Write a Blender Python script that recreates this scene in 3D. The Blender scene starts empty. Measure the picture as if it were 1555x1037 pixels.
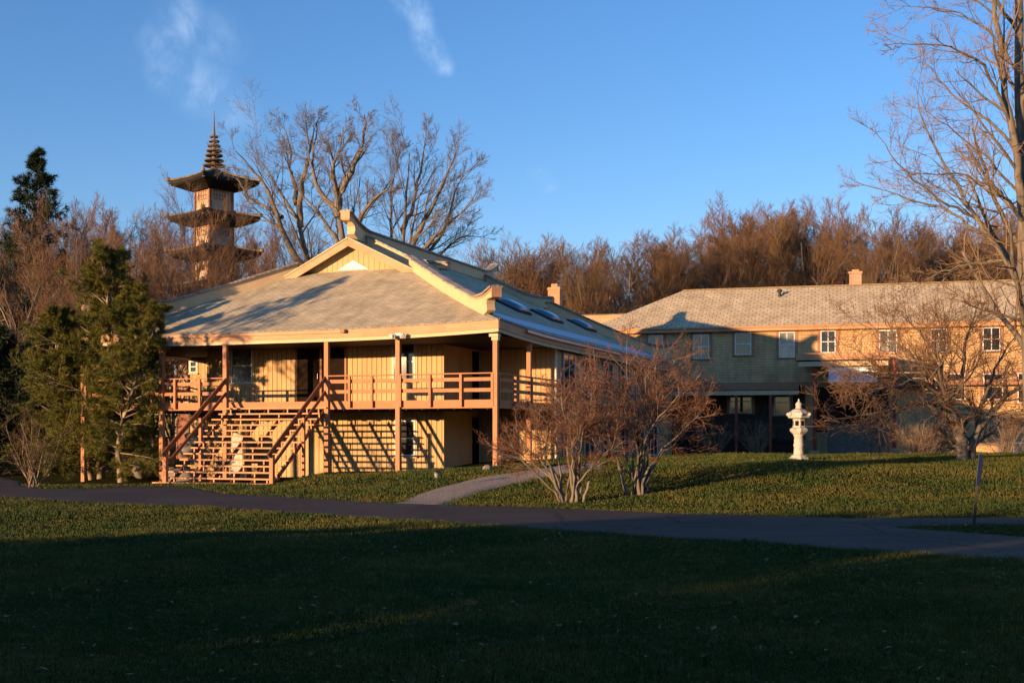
import bpy, math, random
import numpy as np
from mathutils import Vector, Matrix
random.seed(7)
RNG = np.random.default_rng(11)
SC = bpy.context.scene
COL = SC.collection
PI = math.pi

# ------------------------------------------------------------------ camera maths (level camera, real lens shift)
F, CX, HV, CAMZ = 1831.0, 777.5, 660.0, 1.62

def at(u, v, Y):
    return Vector(((u - CX) / F * Y, Y, CAMZ + (HV - v) / F * Y))

# ------------------------------------------------------------------ sun
SUN_AZ = math.radians(48.2)      # travel direction, clockwise from +Y
SUN_EL = math.radians(5.6)
SUNDIR = Vector((math.sin(SUN_AZ) * math.cos(SUN_EL), math.cos(SUN_AZ) * math.cos(SUN_EL), -math.sin(SUN_EL)))

# ------------------------------------------------------------------ terrain
FAR = [(-60, 110), (-40, 80), (-20.3, 50), (-15.6, 38.5), (-13.8, 35.6), (-12.6, 36.2), (-11.6, 37.4), (-10.6, 37.7), (-9.8, 36.9), (-9.0, 35.2), (-8.2, 33.5), (-7.0, 32.2),
       (-4.52, 29.96), (-2.78, 28.25), (-1.58, 27.5), (.04, 27.1), (3.39, 24.7), (6.43, 23.5), (9.92, 23.3), (20, 22.6), (60, 20)]
NEAR = [(-60, 104), (-40, 73), (-25, 46), (-16.5, 34), (-13.25, 31.2), (-10.3, 28.8), (-7.3, 26.97), (-3.64, 24.1), (.03, 21.1), (2.6, 18.9), (4.66, 17.05),
        (6.56, 15.45), (9, 12.6), (15, 4), (20, -5), (30, -25), (60, -90)]
ISL_T = [(6.6, 21.0), (7.2, 21.35), (9.2, 21.6), (15, 21.2), (60, 18.5)]
ISL_B = [(6.6, 21.0), (7.2, 20.3), (8.1, 19.0), (10, 15.9), (14, 9.5), (20, -1.5), (30, -20), (60, -82)]
BERM0 = [(-30, 40), (-14.6, 36.5), (-11, 39), (-8, 35), (-4.5, 30), (0, 27.1), (3.4, 24.7), (6.4, 23.5), (10, 23.3), (60, 20)]
BERMH = [(-60, -1.0), (-30, -.5), (-16, -.28), (-12.5, -.12), (-11, -.02), (-8, .0), (-6.4, .25), (-3.9, .33), (-.5, .55), (3, .7), (8, .8), (40, .9)]

def ip(x, pts):
    p = np.array(pts); return np.interp(x, p[:, 0], p[:, 1])

def sstep(t):
    t = np.clip(t, 0, 1); return t * t * (3 - 2 * t)

def H(X, Y):
    X = np.asarray(X, float); Y = np.asarray(Y, float)
    b = ip(X, BERMH); y0 = ip(X, BERM0)
    wid = np.interp(X, [-12, -7.5, 0, 6], [9, 6, 12.5, 13.5])
    h = b * sstep((Y - y0) / wid)
    back = sstep((Y - 47) / 12)
    h = h * (1 - back) + back * np.interp(X, [-30, -8, 10, 18], [-.4, .35, .4, .05])
    und = .05 * np.sin(X * .55 + Y * .3) * np.cos(Y * .41 - X * .2) * sstep((Y - y0 - .5) / 4)
    road = sstep((ip(X, NEAR) - .6 - Y) / 4)
    und2 = .05 * np.sin(X * .7 + 1.3) * np.cos(Y * .6 + X * .31) * road
    mound = .22 * np.exp(-(((X + 15.2) / 1.5) ** 2 + ((Y - 47.5) / 2.2) ** 2))
    return h + und + und2 + mound

def hz(X, Y):
    return float(H(X, Y))

def ground_hit(u, v):
    Y = 6.0
    while Y < 200:
        p = at(u, v, Y)
        if p.z < hz(p.x, Y):
            return Vector((p.x, Y, hz(p.x, Y)))
        Y += .05
    return p

def on_road(X, Y, m=0.0):
    X = np.asarray(X, float)
    r = (Y > ip(X, NEAR) - m) & (Y < ip(X, FAR) + m)
    isl = (X > 6.6 + m) & (Y < ip(X, ISL_T) - m) & (Y > ip(X, ISL_B) + m)
    return r & ~isl

# ------------------------------------------------------------------ objects
def link(o):
    COL.objects.link(o); return o

def tag(o, label=None, cat=None, group=None, kind=None):
    if label: o['label'] = label
    if cat: o['category'] = cat
    if group: o['group'] = group
    if kind: o['kind'] = kind
    return o

def thing(name, label, cat, loc=(0, 0, 0), rz=0.0, group=None):
    o = link(bpy.data.objects.new(name, None)); o.location = loc; o.rotation_euler = (0, 0, rz)
    o.empty_display_size = .3
    return tag(o, label, cat, group)

def copy_tree(o, parent=None):
    c = o.copy(); COL.objects.link(c)
    if parent is not None: c.parent = parent
    for ch in o.children: copy_tree(ch, c)
    return c

class MB:
    """collects verts / faces; builds ONE mesh object"""
    def __init__(s): s.v = []; s.f = []; s.uv = {}
    def add(s, vs, fs):
        b = len(s.v); s.v += [tuple(p) for p in vs]; s.f += [tuple(i + b for i in f) for f in fs]; return s
    def box(s, x0, x1, y0, y1, z0, z1):
        vs = [(x, y, z) for z in (z0, z1) for y in (y0, y1) for x in (x0, x1)]
        return s.add(vs, [(0, 2, 3, 1), (4, 5, 7, 6), (0, 1, 5, 4), (2, 6, 7, 3), (0, 4, 6, 2), (1, 3, 7, 5)])
    def beam(s, a, b, w, h, up=(0, 0, 1)):
        """box along a->b, w sideways, h in up direction"""
        a = Vector(a); b = Vector(b); d = (b - a).normalized(); up = Vector(up)
        sd = d.cross(up).normalized(); uu = sd.cross(d).normalized()
        vs = [p + sd * (i * w / 2) + uu * (j * h / 2) for p in (a, b) for j in (-1, 1) for i in (-1, 1)]
        return s.add(vs, [(0, 2, 3, 1), (4, 5, 7, 6), (0, 1, 5, 4), (2, 6, 7, 3), (0, 4, 6, 2), (1, 3, 7, 5)])
    def prism(s, poly, fn, t0, t1):
        """2-D polygon extruded; fn(a, b, t) -> point"""
        n = len(poly)
        vs = [fn(a, b, t0) for a, b in poly] + [fn(a, b, t1) for a, b in poly]
        fs = [tuple(range(n)), tuple(range(2 * n - 1, n - 1, -1))]
        fs += [(i, n + i, n + (i + 1) % n, (i + 1) % n) for i in range(n)]
        return s.add(vs, fs)
    def lathe(s, prof, n, c=(0, 0, 0), rot=0.0, sq=(1, 1)):
        vs = []; fs = []
        for r, z in prof:
            for k in range(n):
                a = rot + 2 * PI * k / n
                vs.append((c[0] + sq[0] * r * math.cos(a), c[1] + sq[1] * r * math.sin(a), c[2] + z))
        m = len(prof)
        for i in range(m - 1):
            for k in range(n):
                k2 = (k + 1) % n
                fs.append((i * n + k, i * n + k2, (i + 1) * n + k2, (i + 1) * n + k))
        fs.append(tuple(range(n - 1, -1, -1))); fs.append(tuple((m - 1) * n + k for k in range(n)))
        return s.add(vs, fs)
    def tube(s, pts, r, n=6):
        pts = [Vector(p) for p in pts]; vs = []; fs = []
        rr = r if isinstance(r, (list, tuple)) else [r] * len(pts)
        for i, p in enumerate(pts):
            d = (pts[min(i + 1, len(pts) - 1)] - pts[max(i - 1, 0)]).normalized()
            a = d.cross(Vector((.31, .2, .93))); a = a.normalized() if a.length > 1e-4 else Vector((1, 0, 0)); b = d.cross(a)
            for k in range(n):
                t = 2 * PI * k / n; vs.append(p + a * (rr[i] * math.cos(t)) + b * (rr[i] * math.sin(t)))
        for i in range(len(pts) - 1):
            for k in range(n):
                k2 = (k + 1) % n; fs.append((i * n + k, i * n + k2, (i + 1) * n + k2, (i + 1) * n + k))
        fs.append(tuple(range(n - 1, -1, -1))); fs.append(tuple((len(pts) - 1) * n + k for k in range(n)))
        return s.add(vs, fs)
    def build(s, name, m, parent=None, smooth=False, bevel=0.0, uv=None, label=None):
        me = bpy.data.meshes.new(name); me.from_pydata(s.v, [], s.f); me.update()
        import bmesh
        bm = bmesh.new(); bm.from_mesh(me); bmesh.ops.recalc_face_normals(bm, faces=bm.faces)
        if bevel:
            bmesh.ops.bevel(bm, geom=[e for e in bm.edges if e.is_manifold and e.calc_face_angle(0) > .6], offset=bevel, segments=1, affect='EDGES', clamp_overlap=True)
        bm.to_mesh(me); bm.free()
        if uv:
            l = me.uv_layers.new(name='UVMap')
            co = me.vertices
            for lp in me.loops:
                l.data[lp.index].uv = uv(co[lp.vertex_index].co)
        if smooth: me.polygons.foreach_set('use_smooth', [True] * len(me.polygons))
        if m: me.materials.append(m)
        o = link(bpy.data.objects.new(name, me))
        if parent is not None: o.parent = parent
        if label: o['label'] = label
        return o

def np_mesh(name, verts, quads=None, tris=None, m=None, parent=None, smooth=False):
    verts = np.ascontiguousarray(verts, dtype=np.float32)
    nq = 0 if quads is None else len(quads); nt = 0 if tris is None else len(tris)
    idx = np.concatenate([a.ravel() for a in (quads, tris) if a is not None and len(a)]).astype(np.int32)
    me = bpy.data.meshes.new(name)
    me.vertices.add(len(verts)); me.vertices.foreach_set('co', verts.ravel())
    me.loops.add(len(idx)); me.loops.foreach_set('vertex_index', idx)
    me.polygons.add(nq + nt)
    st = np.concatenate([np.arange(nq) * 4, nq * 4 + np.arange(nt) * 3]).astype(np.int32)
    me.polygons.foreach_set('loop_start', st)
    try:
        me.polygons.foreach_set('loop_total', np.concatenate([np.full(nq, 4), np.full(nt, 3)]).astype(np.int32))
    except Exception: pass
    if smooth: me.polygons.foreach_set('use_smooth', np.ones(nq + nt, dtype=bool))
    me.update(calc_edges=True); me.validate()
    if m: me.materials.append(m)
    o = link(bpy.data.objects.new(name, me))
    if parent is not None: o.parent = parent
    return o

# ------------------------------------------------------------------ materials
def new_mat(name):
    m = bpy.data.materials.new(name); m.use_nodes = True
    nt = m.node_tree; return m, nt, nt.nodes['Principled BSDF']

def nd(nt, t, **kw):
    n = nt.nodes.new(t)
    for k, v in kw.items():
        if k.startswith('i_'): n.inputs[k[2:].replace('_', ' ')].default_value = v
        else: setattr(n, k, v)
    return n

def ramp(nt, fac, stops):
    r = nt.nodes.new('ShaderNodeValToRGB'); e = r.color_ramp.elements
    while len(e) < len(stops): e.new(.5)
    for k, (p, c) in enumerate(stops):
        e[k].position = p; e[k].color = (*c, 1) if len(c) == 3 else c
    nt.links.new(fac, r.inputs[0]); return r.outputs[0]

def mix(nt, fac, a, b, mode='MIX'):
    n = nt.nodes.new('ShaderNodeMix'); n.data_type = 'RGBA'; n.blend_type = mode
    for sock, val in ((n.inputs[0], fac), (n.inputs[6], a), (n.inputs[7], b)):
        if hasattr(val, 'links'): nt.links.new(val, sock)
        else: sock.default_value = val if not isinstance(val, tuple) or len(val) == 4 else (*val, 1)
    return n.outputs[2]

def coords(nt, kind='Object', scale=(1, 1, 1)):
    t = nt.nodes.new('ShaderNodeTexCoord'); mp = nt.nodes.new('ShaderNodeMapping'); mp.inputs['Scale'].default_value = scale
    nt.links.new(t.outputs[kind], mp.inputs[0]); return mp.outputs[0]

def noise(nt, co, scale, detail=4, rough=.6):
    n = nd(nt, 'ShaderNodeTexNoise'); n.inputs['Scale'].default_value = scale; n.inputs['Detail'].default_value = detail; n.inputs['Roughness'].default_value = rough
    nt.links.new(co, n.inputs['Vector']); return n.outputs[0]

def bump(nt, bs, h, strength=.3, dist=.02):
    b = nt.nodes.new('ShaderNodeBump'); b.inputs['Strength'].default_value = strength; b.inputs['Distance'].default_value = dist
    nt.links.new(h, b.inputs['Height']); nt.links.new(b.outputs[0], bs.inputs['Normal']); return b

def m_noise(name, c1, c2, scale=3.0, rough=.7, stretch=(1, 1, 1), bstr=.25, bdist=.01, lo=.35, hi=.65, c3=None, spec=.3):
    m, nt, bs = new_mat(name); co = coords(nt, 'Object', stretch)
    n = noise(nt, co, scale); c = ramp(nt, n, [(lo, c1), (hi, c2)])
    if c3:
        n2 = noise(nt, coords(nt), scale * .23, 3); f = ramp(nt, n2, [(.52, (0, 0, 0)), (.68, (1, 1, 1))]); c = mix(nt, f, c, c3)
    nt.links.new(c, bs.inputs['Base Color']); bs.inputs['Roughness'].default_value = rough
    bs.inputs['Specular IOR Level'].default_value = spec
    if bstr: bump(nt, bs, n, bstr, bdist)
    return m

def m_plain(name, c, rough=.5, metal=0.0, spec=.5):
    m, nt, bs = new_mat(name); bs.inputs['Base Color'].default_value = (*c, 1); bs.inputs['Roughness'].default_value = rough
    bs.inputs['Metallic'].default_value = metal; bs.inputs['Specular IOR Level'].default_value = spec
    return m

def m_brick(name, c1, c2, cm, w, h, mortar=.01, rough=.85, uv=True, bstr=.5, bdist=.015, offset=.5, dirt=None, spec=.2, coordscale=None, jitter=0.0):
    m, nt, bs = new_mat(name)
    if uv:
        co = coords(nt, 'UV')
    else:   # walls: (x + y, z)
        t = nt.nodes.new('ShaderNodeTexCoord'); sp = nt.nodes.new('ShaderNodeSeparateXYZ'); nt.links.new(t.outputs['Object'], sp.inputs[0])
        ad = nd(nt, 'ShaderNodeMath', operation='ADD'); nt.links.new(sp.outputs[0], ad.inputs[0]); nt.links.new(sp.outputs[1], ad.inputs[1])
        cb = nt.nodes.new('ShaderNodeCombineXYZ'); nt.links.new(ad.outputs[0], cb.inputs[0]); nt.links.new(sp.outputs[2], cb.inputs[1]); co = cb.outputs[0]
    b = nt.nodes.new('ShaderNodeTexBrick'); b.offset = offset
    b.inputs['Color1'].default_value = (*c1, 1); b.inputs['Color2'].default_value = (*c2, 1); b.inputs['Mortar'].default_value = (*cm, 1)
    b.inputs['Scale'].default_value = 1; b.inputs['Mortar Size'].default_value = mortar; b.inputs['Mortar Smooth'].default_value = .2
    b.inputs['Brick Width'].default_value = w; b.inputs['Row Height'].default_value = h; b.inputs['Bias'].default_value = 0
    nt.links.new(co, b.inputs['Vector'])
    n = noise(nt, coords(nt), 1.3, 5); c = mix(nt, .6, b.outputs[0], ramp(nt, n, [(.3, (.55, .55, .55)), (.7, (1.28, 1.28, 1.28))]), 'MULTIPLY'); n9 = noise(nt, coords(nt, 'Object', (2.2, .35, .35)), 1.6, 5); c = mix(nt, .4, c, ramp(nt, n9, [(.35, (.7, .7, .7)), (.65, (1.15, 1.15, 1.15))]), 'MULTIPLY')
    if dirt:
        n2 = noise(nt, coords(nt, 'Object', (.5, .5, 2.0)), .8, 5); c = mix(nt, ramp(nt, n2, [(.5, (0, 0, 0)), (.72, (.6, .6, .6))]), c, dirt)
    nt.links.new(c, bs.inputs['Base Color']); bs.inputs['Roughness'].default_value = rough; bs.inputs['Specular IOR Level'].default_value = spec
    inv = nd(nt, 'ShaderNodeMath', operation='SUBTRACT'); inv.inputs[0].default_value = 1; nt.links.new(b.outputs['Fac'], inv.inputs[1])
    fine = noise(nt, coords(nt), 40, 2); ad2 = nd(nt, 'ShaderNodeMath', operation='MULTIPLY_ADD'); nt.links.new(fine, ad2.inputs[0]); ad2.inputs[1].default_value = .35; nt.links.new(inv.outputs[0], ad2.inputs[2])
    bump(nt, bs, ad2.outputs[0], bstr, bdist)
    return m

M = {}
M['cream'] = m_noise('cream_siding', (.53, .345, .17), (.61, .405, .20), 2.0, .75, (1, 1, .15), .2, .004, c3=(.44, .285, .14))
M['creamtrim'] = m_noise('cream_trim', (.60, .43, .24), (.66, .485, .28), 3, .6, (1, 1, 1), .1, .003)
M['peach'] = m_noise('peach_fascia', (.50, .265, .135), (.57, .32, .17), 2.5, .6, (.4, .4, 3), .12, .003, c3=(.40, .215, .11))
M['orange'] = m_noise('orange_stained_wood', (.40, .165, .07), (.52, .225, .095), 4, .6, (6, 6, .6), .25, .004)
M['rail'] = m_noise('orange_stained_rail', (.42, .16, .065), (.52, .21, .085), 5, .6, (.6, 6, 6), .2, .003)
M['tread'] = m_noise('stair_boards', (.52, .24, .105), (.66, .34, .16), 4, .65, (.5, 6, 6), .25, .003)
M['darkrail'] = m_noise('dark_red_handrail', (.20, .07, .035), (.27, .10, .05), 4, .5, (1, 1, 4), .15, .003)
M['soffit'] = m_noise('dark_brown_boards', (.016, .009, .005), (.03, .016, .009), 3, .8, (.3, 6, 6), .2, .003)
M['deckwood'] = m_noise('deck_boards', (.22, .10, .05), (.30, .15, .08), 3, .7, (.3, 6, 6), .2, .003)
M['shingle'] = m_brick('grey_roof_shingles', (.47, .395, .25), (.58, .49, .315), (.28, .235, .155), .30, .13, .012, .8, True, .55, .012, spec=.3)
M['shingle2'] = m_brick('pale_patterned_shingles', (.59, .485, .31), (.63, .515, .33), (.33, .25, .16), .42, .30, .03, .85, True, .35, .01, spec=.25)
M['cap'] = m_brick('ridge_cap_shingles', (.30, .27, .23), (.40, .36, .31), (.16, .15, .13), .25, .4, .02, .85, False, .5, .01)
M['wallshingle'] = m_brick('yellow_wall_shingles', (.62, .385, .185), (.68, .435, .215), (.28, .17, .08), .17, .15, .008, .85, False, .6, .012)
M['brick'] = m_brick('red_brick', (.42, .19, .10), (.50, .26, .15), (.55, .46, .36), .22, .08, .012, .9, False, .5, .01)
M['chimpeach'] = m_noise('painted_chimney', (.50, .25, .13), (.58, .31, .17), 4, .8, bstr=.3)
M['brown'] = m_noise('brown_trim_paint', (.33, .155, .085), (.40, .195, .11), 3, .65, (1, 1, 1), .15, .003)
M['white'] = m_noise('white_window_paint', (.66, .64, .60), (.76, .74, .70), 6, .5, bstr=.05)
M['red'] = m_noise('dark_red_column_paint', (.22, .035, .02), (.30, .05, .03), 5, .5, bstr=.05)
M['concrete'] = m_noise('weathered_concrete', (.10, .085, .065), (.16, .135, .105), 5, .9, bstr=.3)
M['stone'] = m_noise('pale_granite', (.46, .41, .34), (.62, .57, .49), 11, .9, bstr=.5, bdist=.012, c3=(.30, .28, .22))
M['boulder'] = m_noise('field_stone', (.15, .13, .105), (.27, .235, .185), 4, .9, bstr=.8, bdist=.03, c3=(.2, .2, .15))
M['lightmetal'] = m_plain('grey_metal', (.35, .35, .35), .45, .6)
M['black'] = m_plain('black_metal', (.02, .02, .022), .5)
M['navy'] = m_plain('navy_reflector_plastic', (.012, .02, .06), .35)
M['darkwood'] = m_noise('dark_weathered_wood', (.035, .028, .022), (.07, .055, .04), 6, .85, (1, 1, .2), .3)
M['pagroof'] = m_noise('dark_pagoda_tiles', (.011, .009, .007), (.024, .019, .015), 5, .75, bstr=.5, bdist=.04)
M['pagedge'] = m_noise('gold_brown_eave_edge', (.16, .115, .065), (.34, .25, .14), 6, .7, bstr=.2)
M['pagwall'] = m_noise('pale_pink_plaster', (.43, .30, .205), (.50, .36, .25), 3, .8, bstr=.1)
M['pagwood'] = m_noise('red_brown_pagoda_timber', (.20, .085, .045), (.28, .12, .065), 5, .7, bstr=.2)
M['bronze'] = m_noise('weathered_bronze', (.12, .085, .05), (.20, .14, .085), 6, .55, bstr=.1)
M['sheen'] = m_noise('bluish_sky_sheen', (.20, .25, .33), (.34, .40, .50), 1.2, .38, (.3, 2, 1), .1, .004, spec=.6)  # sky sheen on the shingles, given as bluish colour
M['frosty'] = m_plain('acrylic_dome', (.10, .15, .23), .12, 0, .6)

def m_glass(name, c=(.012, .014, .016), rough=.06, curtain=None):
    m, nt, bs = new_mat(name)
    n = noise(nt, coords(nt, 'Object', (1, 1, .5)), 1.7, 3)
    cc = ramp(nt, n, [(.42, c), (.62, curtain or tuple(x * 2.2 for x in c))])
    nt.links.new(cc, bs.inputs['Base Color']); bs.inputs['Roughness'].default_value = rough; bs.inputs['Specular IOR Level'].default_value = .7
    w = noise(nt, coords(nt), 1.1, 2); bump(nt, bs, w, .06, .03)
    return m
M['glass'] = m_glass('window_glass')
M['glasspale'] = m_glass('curtained_glass', (.09, .085, .075), .06, (.30, .28, .24))
M['dark'] = m_noise('dark_door_paint', (.012, .007, .005), (.02, .011, .007), 3, .85, spec=.08)

def m_bark(name, c1, c2, scale=6, c3=None, rough=.9):
    return m_noise(name, c1, c2, scale, rough, (1, 1, .25), .7, .02, c3=c3, spec=.15)
M['bark'] = m_bark('grey_brown_bark', (.11, .09, .07), (.23, .19, .145))
M['barkpale'] = m_bark('pale_bark', (.24, .18, .12), (.40, .31, .21), 5)
M['apple'] = m_bark('mottled_apple_bark', (.20, .14, .09), (.34, .25, .16), 5, (.33, .33, .22))
M['shrubtwig'] = m_noise('red_shrub_twigs', (.14, .065, .038), (.23, .115, .068), 2.0, .9, bstr=0, spec=.1)
M['twig'] = m_noise('brown_twigs', (.15, .095, .05), (.25, .16, .085), 1.5, .9, bstr=0, spec=.15)
M['twigred'] = m_noise('red_brown_twigs', (.16, .088, .048), (.25, .148, .085), .6, .9, bstr=0, spec=.15, c3=(.15, .12, .085))
M['twiggrey'] = m_noise('grey_brown_twigs', (.12, .098, .075), (.20, .16, .12), 1.0, .9, bstr=0, spec=.15)
M['twigdark'] = m_noise('dark_twigs', (.07, .045, .03), (.12, .08, .05), 2.0, .9, bstr=0, spec=.1)
M['twigpale'] = m_noise('pale_shrub_twigs', (.20, .125, .07), (.34, .23, .14), 2.0, .9, bstr=0, spec=.15)

def m_leaf(name, c1, c2, scale=2.0):
    m, nt, bs = new_mat(name); n = noise(nt, coords(nt), scale, 3)
    nt.links.new(ramp(nt, n, [(.35, c1), (.65, c2)]), bs.inputs['Base Color']); bs.inputs['Roughness'].default_value = .7
    bs.inputs['Specular IOR Level'].default_value = .2
    return m
M['pine'] = m_leaf('pine_needles', (.085, .095, .016), (.175, .155, .026), 1.6)
M['spruce'] = m_leaf('dark_needles', (.016, .03, .012), (.035, .05, .018), .8)
# ------------------------------------------------------------------ world
w = bpy.data.worlds.new("World"); SC.world = w; w.use_nodes = True
nt = w.node_tree; bg = nt.nodes['Background']
sky = nt.nodes.new('ShaderNodeTexSky'); sky.sky_type = 'NISHITA'; sky.sun_disc = False
sky.sun_elevation = SUN_EL; sky.sun_rotation = SUN_AZ + PI
sky.air_density = 1.0; sky.dust_density = 0.0; sky.ozone_density = 3.0; sky.altitude = 200
SKY_STR = .15
bg.inputs[1].default_value = SKY_STR
# thin clouds high in the sky, by direction
tc = nt.nodes.new('ShaderNodeTexCoord'); sp = nt.nodes.new('ShaderNodeSeparateXYZ'); nt.links.new(tc.outputs['Generated'], sp.inputs[0])
def wm(op, a, b=None, c=None):
    n = nd(nt, 'ShaderNodeMath', operation=op)
    for i, x in enumerate((a, b, c)):
        if x is None: continue
        if hasattr(x, 'links'): nt.links.new(x, n.inputs[i])
        else: n.inputs[i].default_value = x
    return n.outputs[0]
yy = wm('MAXIMUM', sp.outputs[1], .05)
ca = wm('DIVIDE', sp.outputs[0], yy); cb = wm('DIVIDE', sp.outputs[2], yy)
cxyz = nt.nodes.new('ShaderNodeCombineXYZ'); nt.links.new(ca, cxyz.inputs[0]); nt.links.new(cb, cxyz.inputs[1])
nz = nd(nt, 'ShaderNodeTexNoise'); nz.inputs['Scale'].default_value = 26; nz.inputs['Detail'].default_value = 7; nz.inputs['Roughness'].default_value = .62; nz.inputs['Distortion'].default_value = .4
mpn = nt.nodes.new('ShaderNodeMapping'); mpn.inputs['Scale'].default_value = (1.5, 1, 1); mpn.inputs['Rotation'].default_value = (0, 0, .5); nt.links.new(cxyz.outputs[0], mpn.inputs[0]); nt.links.new(mpn.outputs[0], nz.inputs['Vector'])
nz2 = nd(nt, 'ShaderNodeTexNoise'); nz2.inputs['Scale'].default_value = 9; nz2.inputs['Detail'].default_value = 4
nt.links.new(cxyz.outputs[0], nz2.inputs['Vector'])
wob = wm('MULTIPLY', wm('SUBTRACT', nz2.outputs[0], .5), .075)
caw = wm('ADD', ca, wob)
def wisp(u0, v0, u1, v1, wid, amp):
    """soft streak from (a0,b0) to (a1,b1) in direction space"""
    a0, b0, a1, b1 = (u0 - CX) / F, (HV - v0) / F, (u1 - CX) / F, (HV - v1) / F
    L = math.hypot(a1 - a0, b1 - b0); dx, dy = (a1 - a0) / L, (b1 - b0) / L
    pa = wm('SUBTRACT', caw, a0); pb = wm('SUBTRACT', cb, b0)
    t = wm('ADD', wm('MULTIPLY', pa, dx), wm('MULTIPLY', pb, dy))
    n = wm('SUBTRACT', wm('MULTIPLY', pa, -dy), wm('MULTIPLY', pb, -dx))
    over = wm('SUBTRACT', wm('ABSOLUTE', wm('SUBTRACT', t, L / 2)), L / 2)
    over = wm('MAXIMUM', over, 0)
    d = wm('SQRT', wm('ADD', wm('MULTIPLY', n, n), wm('MULTIPLY', over, over)))
    k = wm('SUBTRACT', 1, wm('DIVIDE', d, wid / F))
    k = wm('MAXIMUM', k, 0)
    return wm('MULTIPLY', wm('MULTIPLY', wm('MULTIPLY', k, k), wm('SUBTRACT', 3, wm('MULTIPLY', k, 2))), amp)
parts = [wisp(266, -30, 278, 50, 38, .22), wisp(270, 40, 330, 60, 60, .13), wisp(246, 60, 250, 120, 40, .20), wisp(262, 105, 350, 165, 56, .20), wisp(600, -30, 622, 18, 26, .38), wisp(622, 20, 650, 70, 23, .34), wisp(650, 68, 676, 104, 20, .28), wisp(814, 262, 830, 286, 14, .12)]
tot = parts[0]
for p_ in parts[1:]: tot = wm('MAXIMUM', tot, p_)
cl = nd(nt, 'ShaderNodeMapRange'); cl.inputs[1].default_value = .42; cl.inputs[2].default_value = .74
nt.links.new(nz.outputs[0], cl.inputs[0])
fac = wm('MULTIPLY', tot, wm('ADD', wm('MULTIPLY', cl.outputs[0], .85), .15))
fac = wm('MULTIPLY', fac, wm('GREATER_THAN', sp.outputs[1], .1))
hs = nt.nodes.new('ShaderNodeHueSaturation'); hs.inputs['Saturation'].default_value = 1.12; hs.inputs['Value'].default_value = 1.04; nt.links.new(sky.outputs[0], hs.inputs['Color'])
skyc = mix(nt, fac, mix(nt, 1.0, hs.outputs[0], (1.22, 1.02, 1.16), 'MULTIPLY'), (.70 / SKY_STR, .82 / SKY_STR, .95 / SKY_STR, 1))
nt.links.new(skyc, bg.inputs[0])

# ------------------------------------------------------------------ sun lamp
sl = bpy.data.lights.new('sun', 'SUN'); sl.energy = 5.0; sl.angle = math.radians(.5); sl.color = (1.0, .62, .31)
so = link(bpy.data.objects.new('sun', sl)); so.rotation_euler = SUNDIR.to_track_quat('-Z', 'Y').to_euler(); so.location = (-40, -40, 30)

# ------------------------------------------------------------------ camera
cam = bpy.data.cameras.new('camera'); co_ = link(bpy.data.objects.new('camera', cam)); SC.camera = co_
co_.location = (0, 0, CAMZ); co_.rotation_euler = (PI / 2, 0, 0)
cam.sensor_width = 36; cam.lens = 36 * F / 1555; cam.shift_y = (HV - 518.5) / 1555; cam.clip_end = 2000; cam.clip_start = .1

# ------------------------------------------------------------------ ground sheet
def axis(segs):
    a = []
    for lo, hi, st in segs: a += list(np.arange(lo, hi, st))
    return np.array(a + [segs[-1][1]])
gx = axis([(-900, -200, 100), (-200, -60, 14), (-60, -26, 2), (-26, 26, .3), (26, 60, 2), (60, 200, 14), (200, 900, 100)])
gy = axis([(-300, -40, 20), (-40, 4, 2), (4, 52, .3), (52, 80, 1.2), (80, 200, 8), (200, 1400, 100)])
def sheet(name, xs, ys, m, lift=0.0):
    XX, YY = np.meshgrid(xs, ys); ZZ = H(XX, YY) + lift
    V = np.stack([XX, YY, ZZ], -1).reshape(-1, 3); nx, ny = len(xs), len(ys)
    i = (np.arange(ny - 1)[:, None] * nx + np.arange(nx - 1)[None]).ravel()
    return np_mesh(name, V, np.stack([i, i + 1, i + nx + 1, i + nx], 1), None, m, None, True)

m, nt, bs = new_mat('lawn_soil')
g = nd(nt, 'ShaderNodeNewGeometry')
n1 = noise(nt, g.outputs['Position'], .35, 6); n2 = noise(nt, g.outputs['Position'], 5, 5); n3 = noise(nt, g.outputs['Position'], 34, 3)
c = ramp(nt, n1, [(.38, (.020, .026, .006)), (.60, (.046, .040, .013))])
c = mix(nt, ramp(nt, n2, [(.45, (0, 0, 0)), (.75, (.55, .55, .55))]), c, (.080, .060, .022))
nt.links.new(c, bs.inputs['Base Color']); bs.inputs['Roughness'].default_value = 1; bs.inputs['Specular IOR Level'].default_value = 0
bump(nt, bs, n3, 1.0, .06)
M['lawn'] = m
ground = sheet('ground', gx, gy, m); tag(ground, kind='structure')

# ------------------------------------------------------------------ driveway
m, nt, bs = new_mat('asphalt')
g = nd(nt, 'ShaderNodeNewGeometry')
n1 = noise(nt, g.outputs['Position'], 60, 3); n2 = noise(nt, g.outputs['Position'], .45, 6)
vw = nd(nt, 'ShaderNodeTexNoise'); vw.inputs['Scale'].default_value = 1.5; nt.links.new(g.outputs['Position'], vw.inputs['Vector'])
vx = mix(nt, .25, g.outputs['Position'], vw.outputs['Color'])
vc = nd(nt, 'ShaderNodeTexVoronoi', feature='DISTANCE_TO_EDGE'); vc.inputs['Scale'].default_value = .42; nt.links.new(vx, vc.inputs['Vector'])
crack = ramp(nt, vc.outputs['Distance'], [(.0, (.35, .35, .35)), (.012, (1, 1, 1))])
c = ramp(nt, n1, [(.35, (.062, .046, .035)), (.72, (.135, .104, .080))]); c = mix(nt, .5, c, ramp(nt, n2, [(.3, (.45, .45, .45)), (.7, (1.4, 1.4, 1.4))]), 'MULTIPLY'); c = mix(nt, .8, c, crack, 'MULTIPLY')
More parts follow.
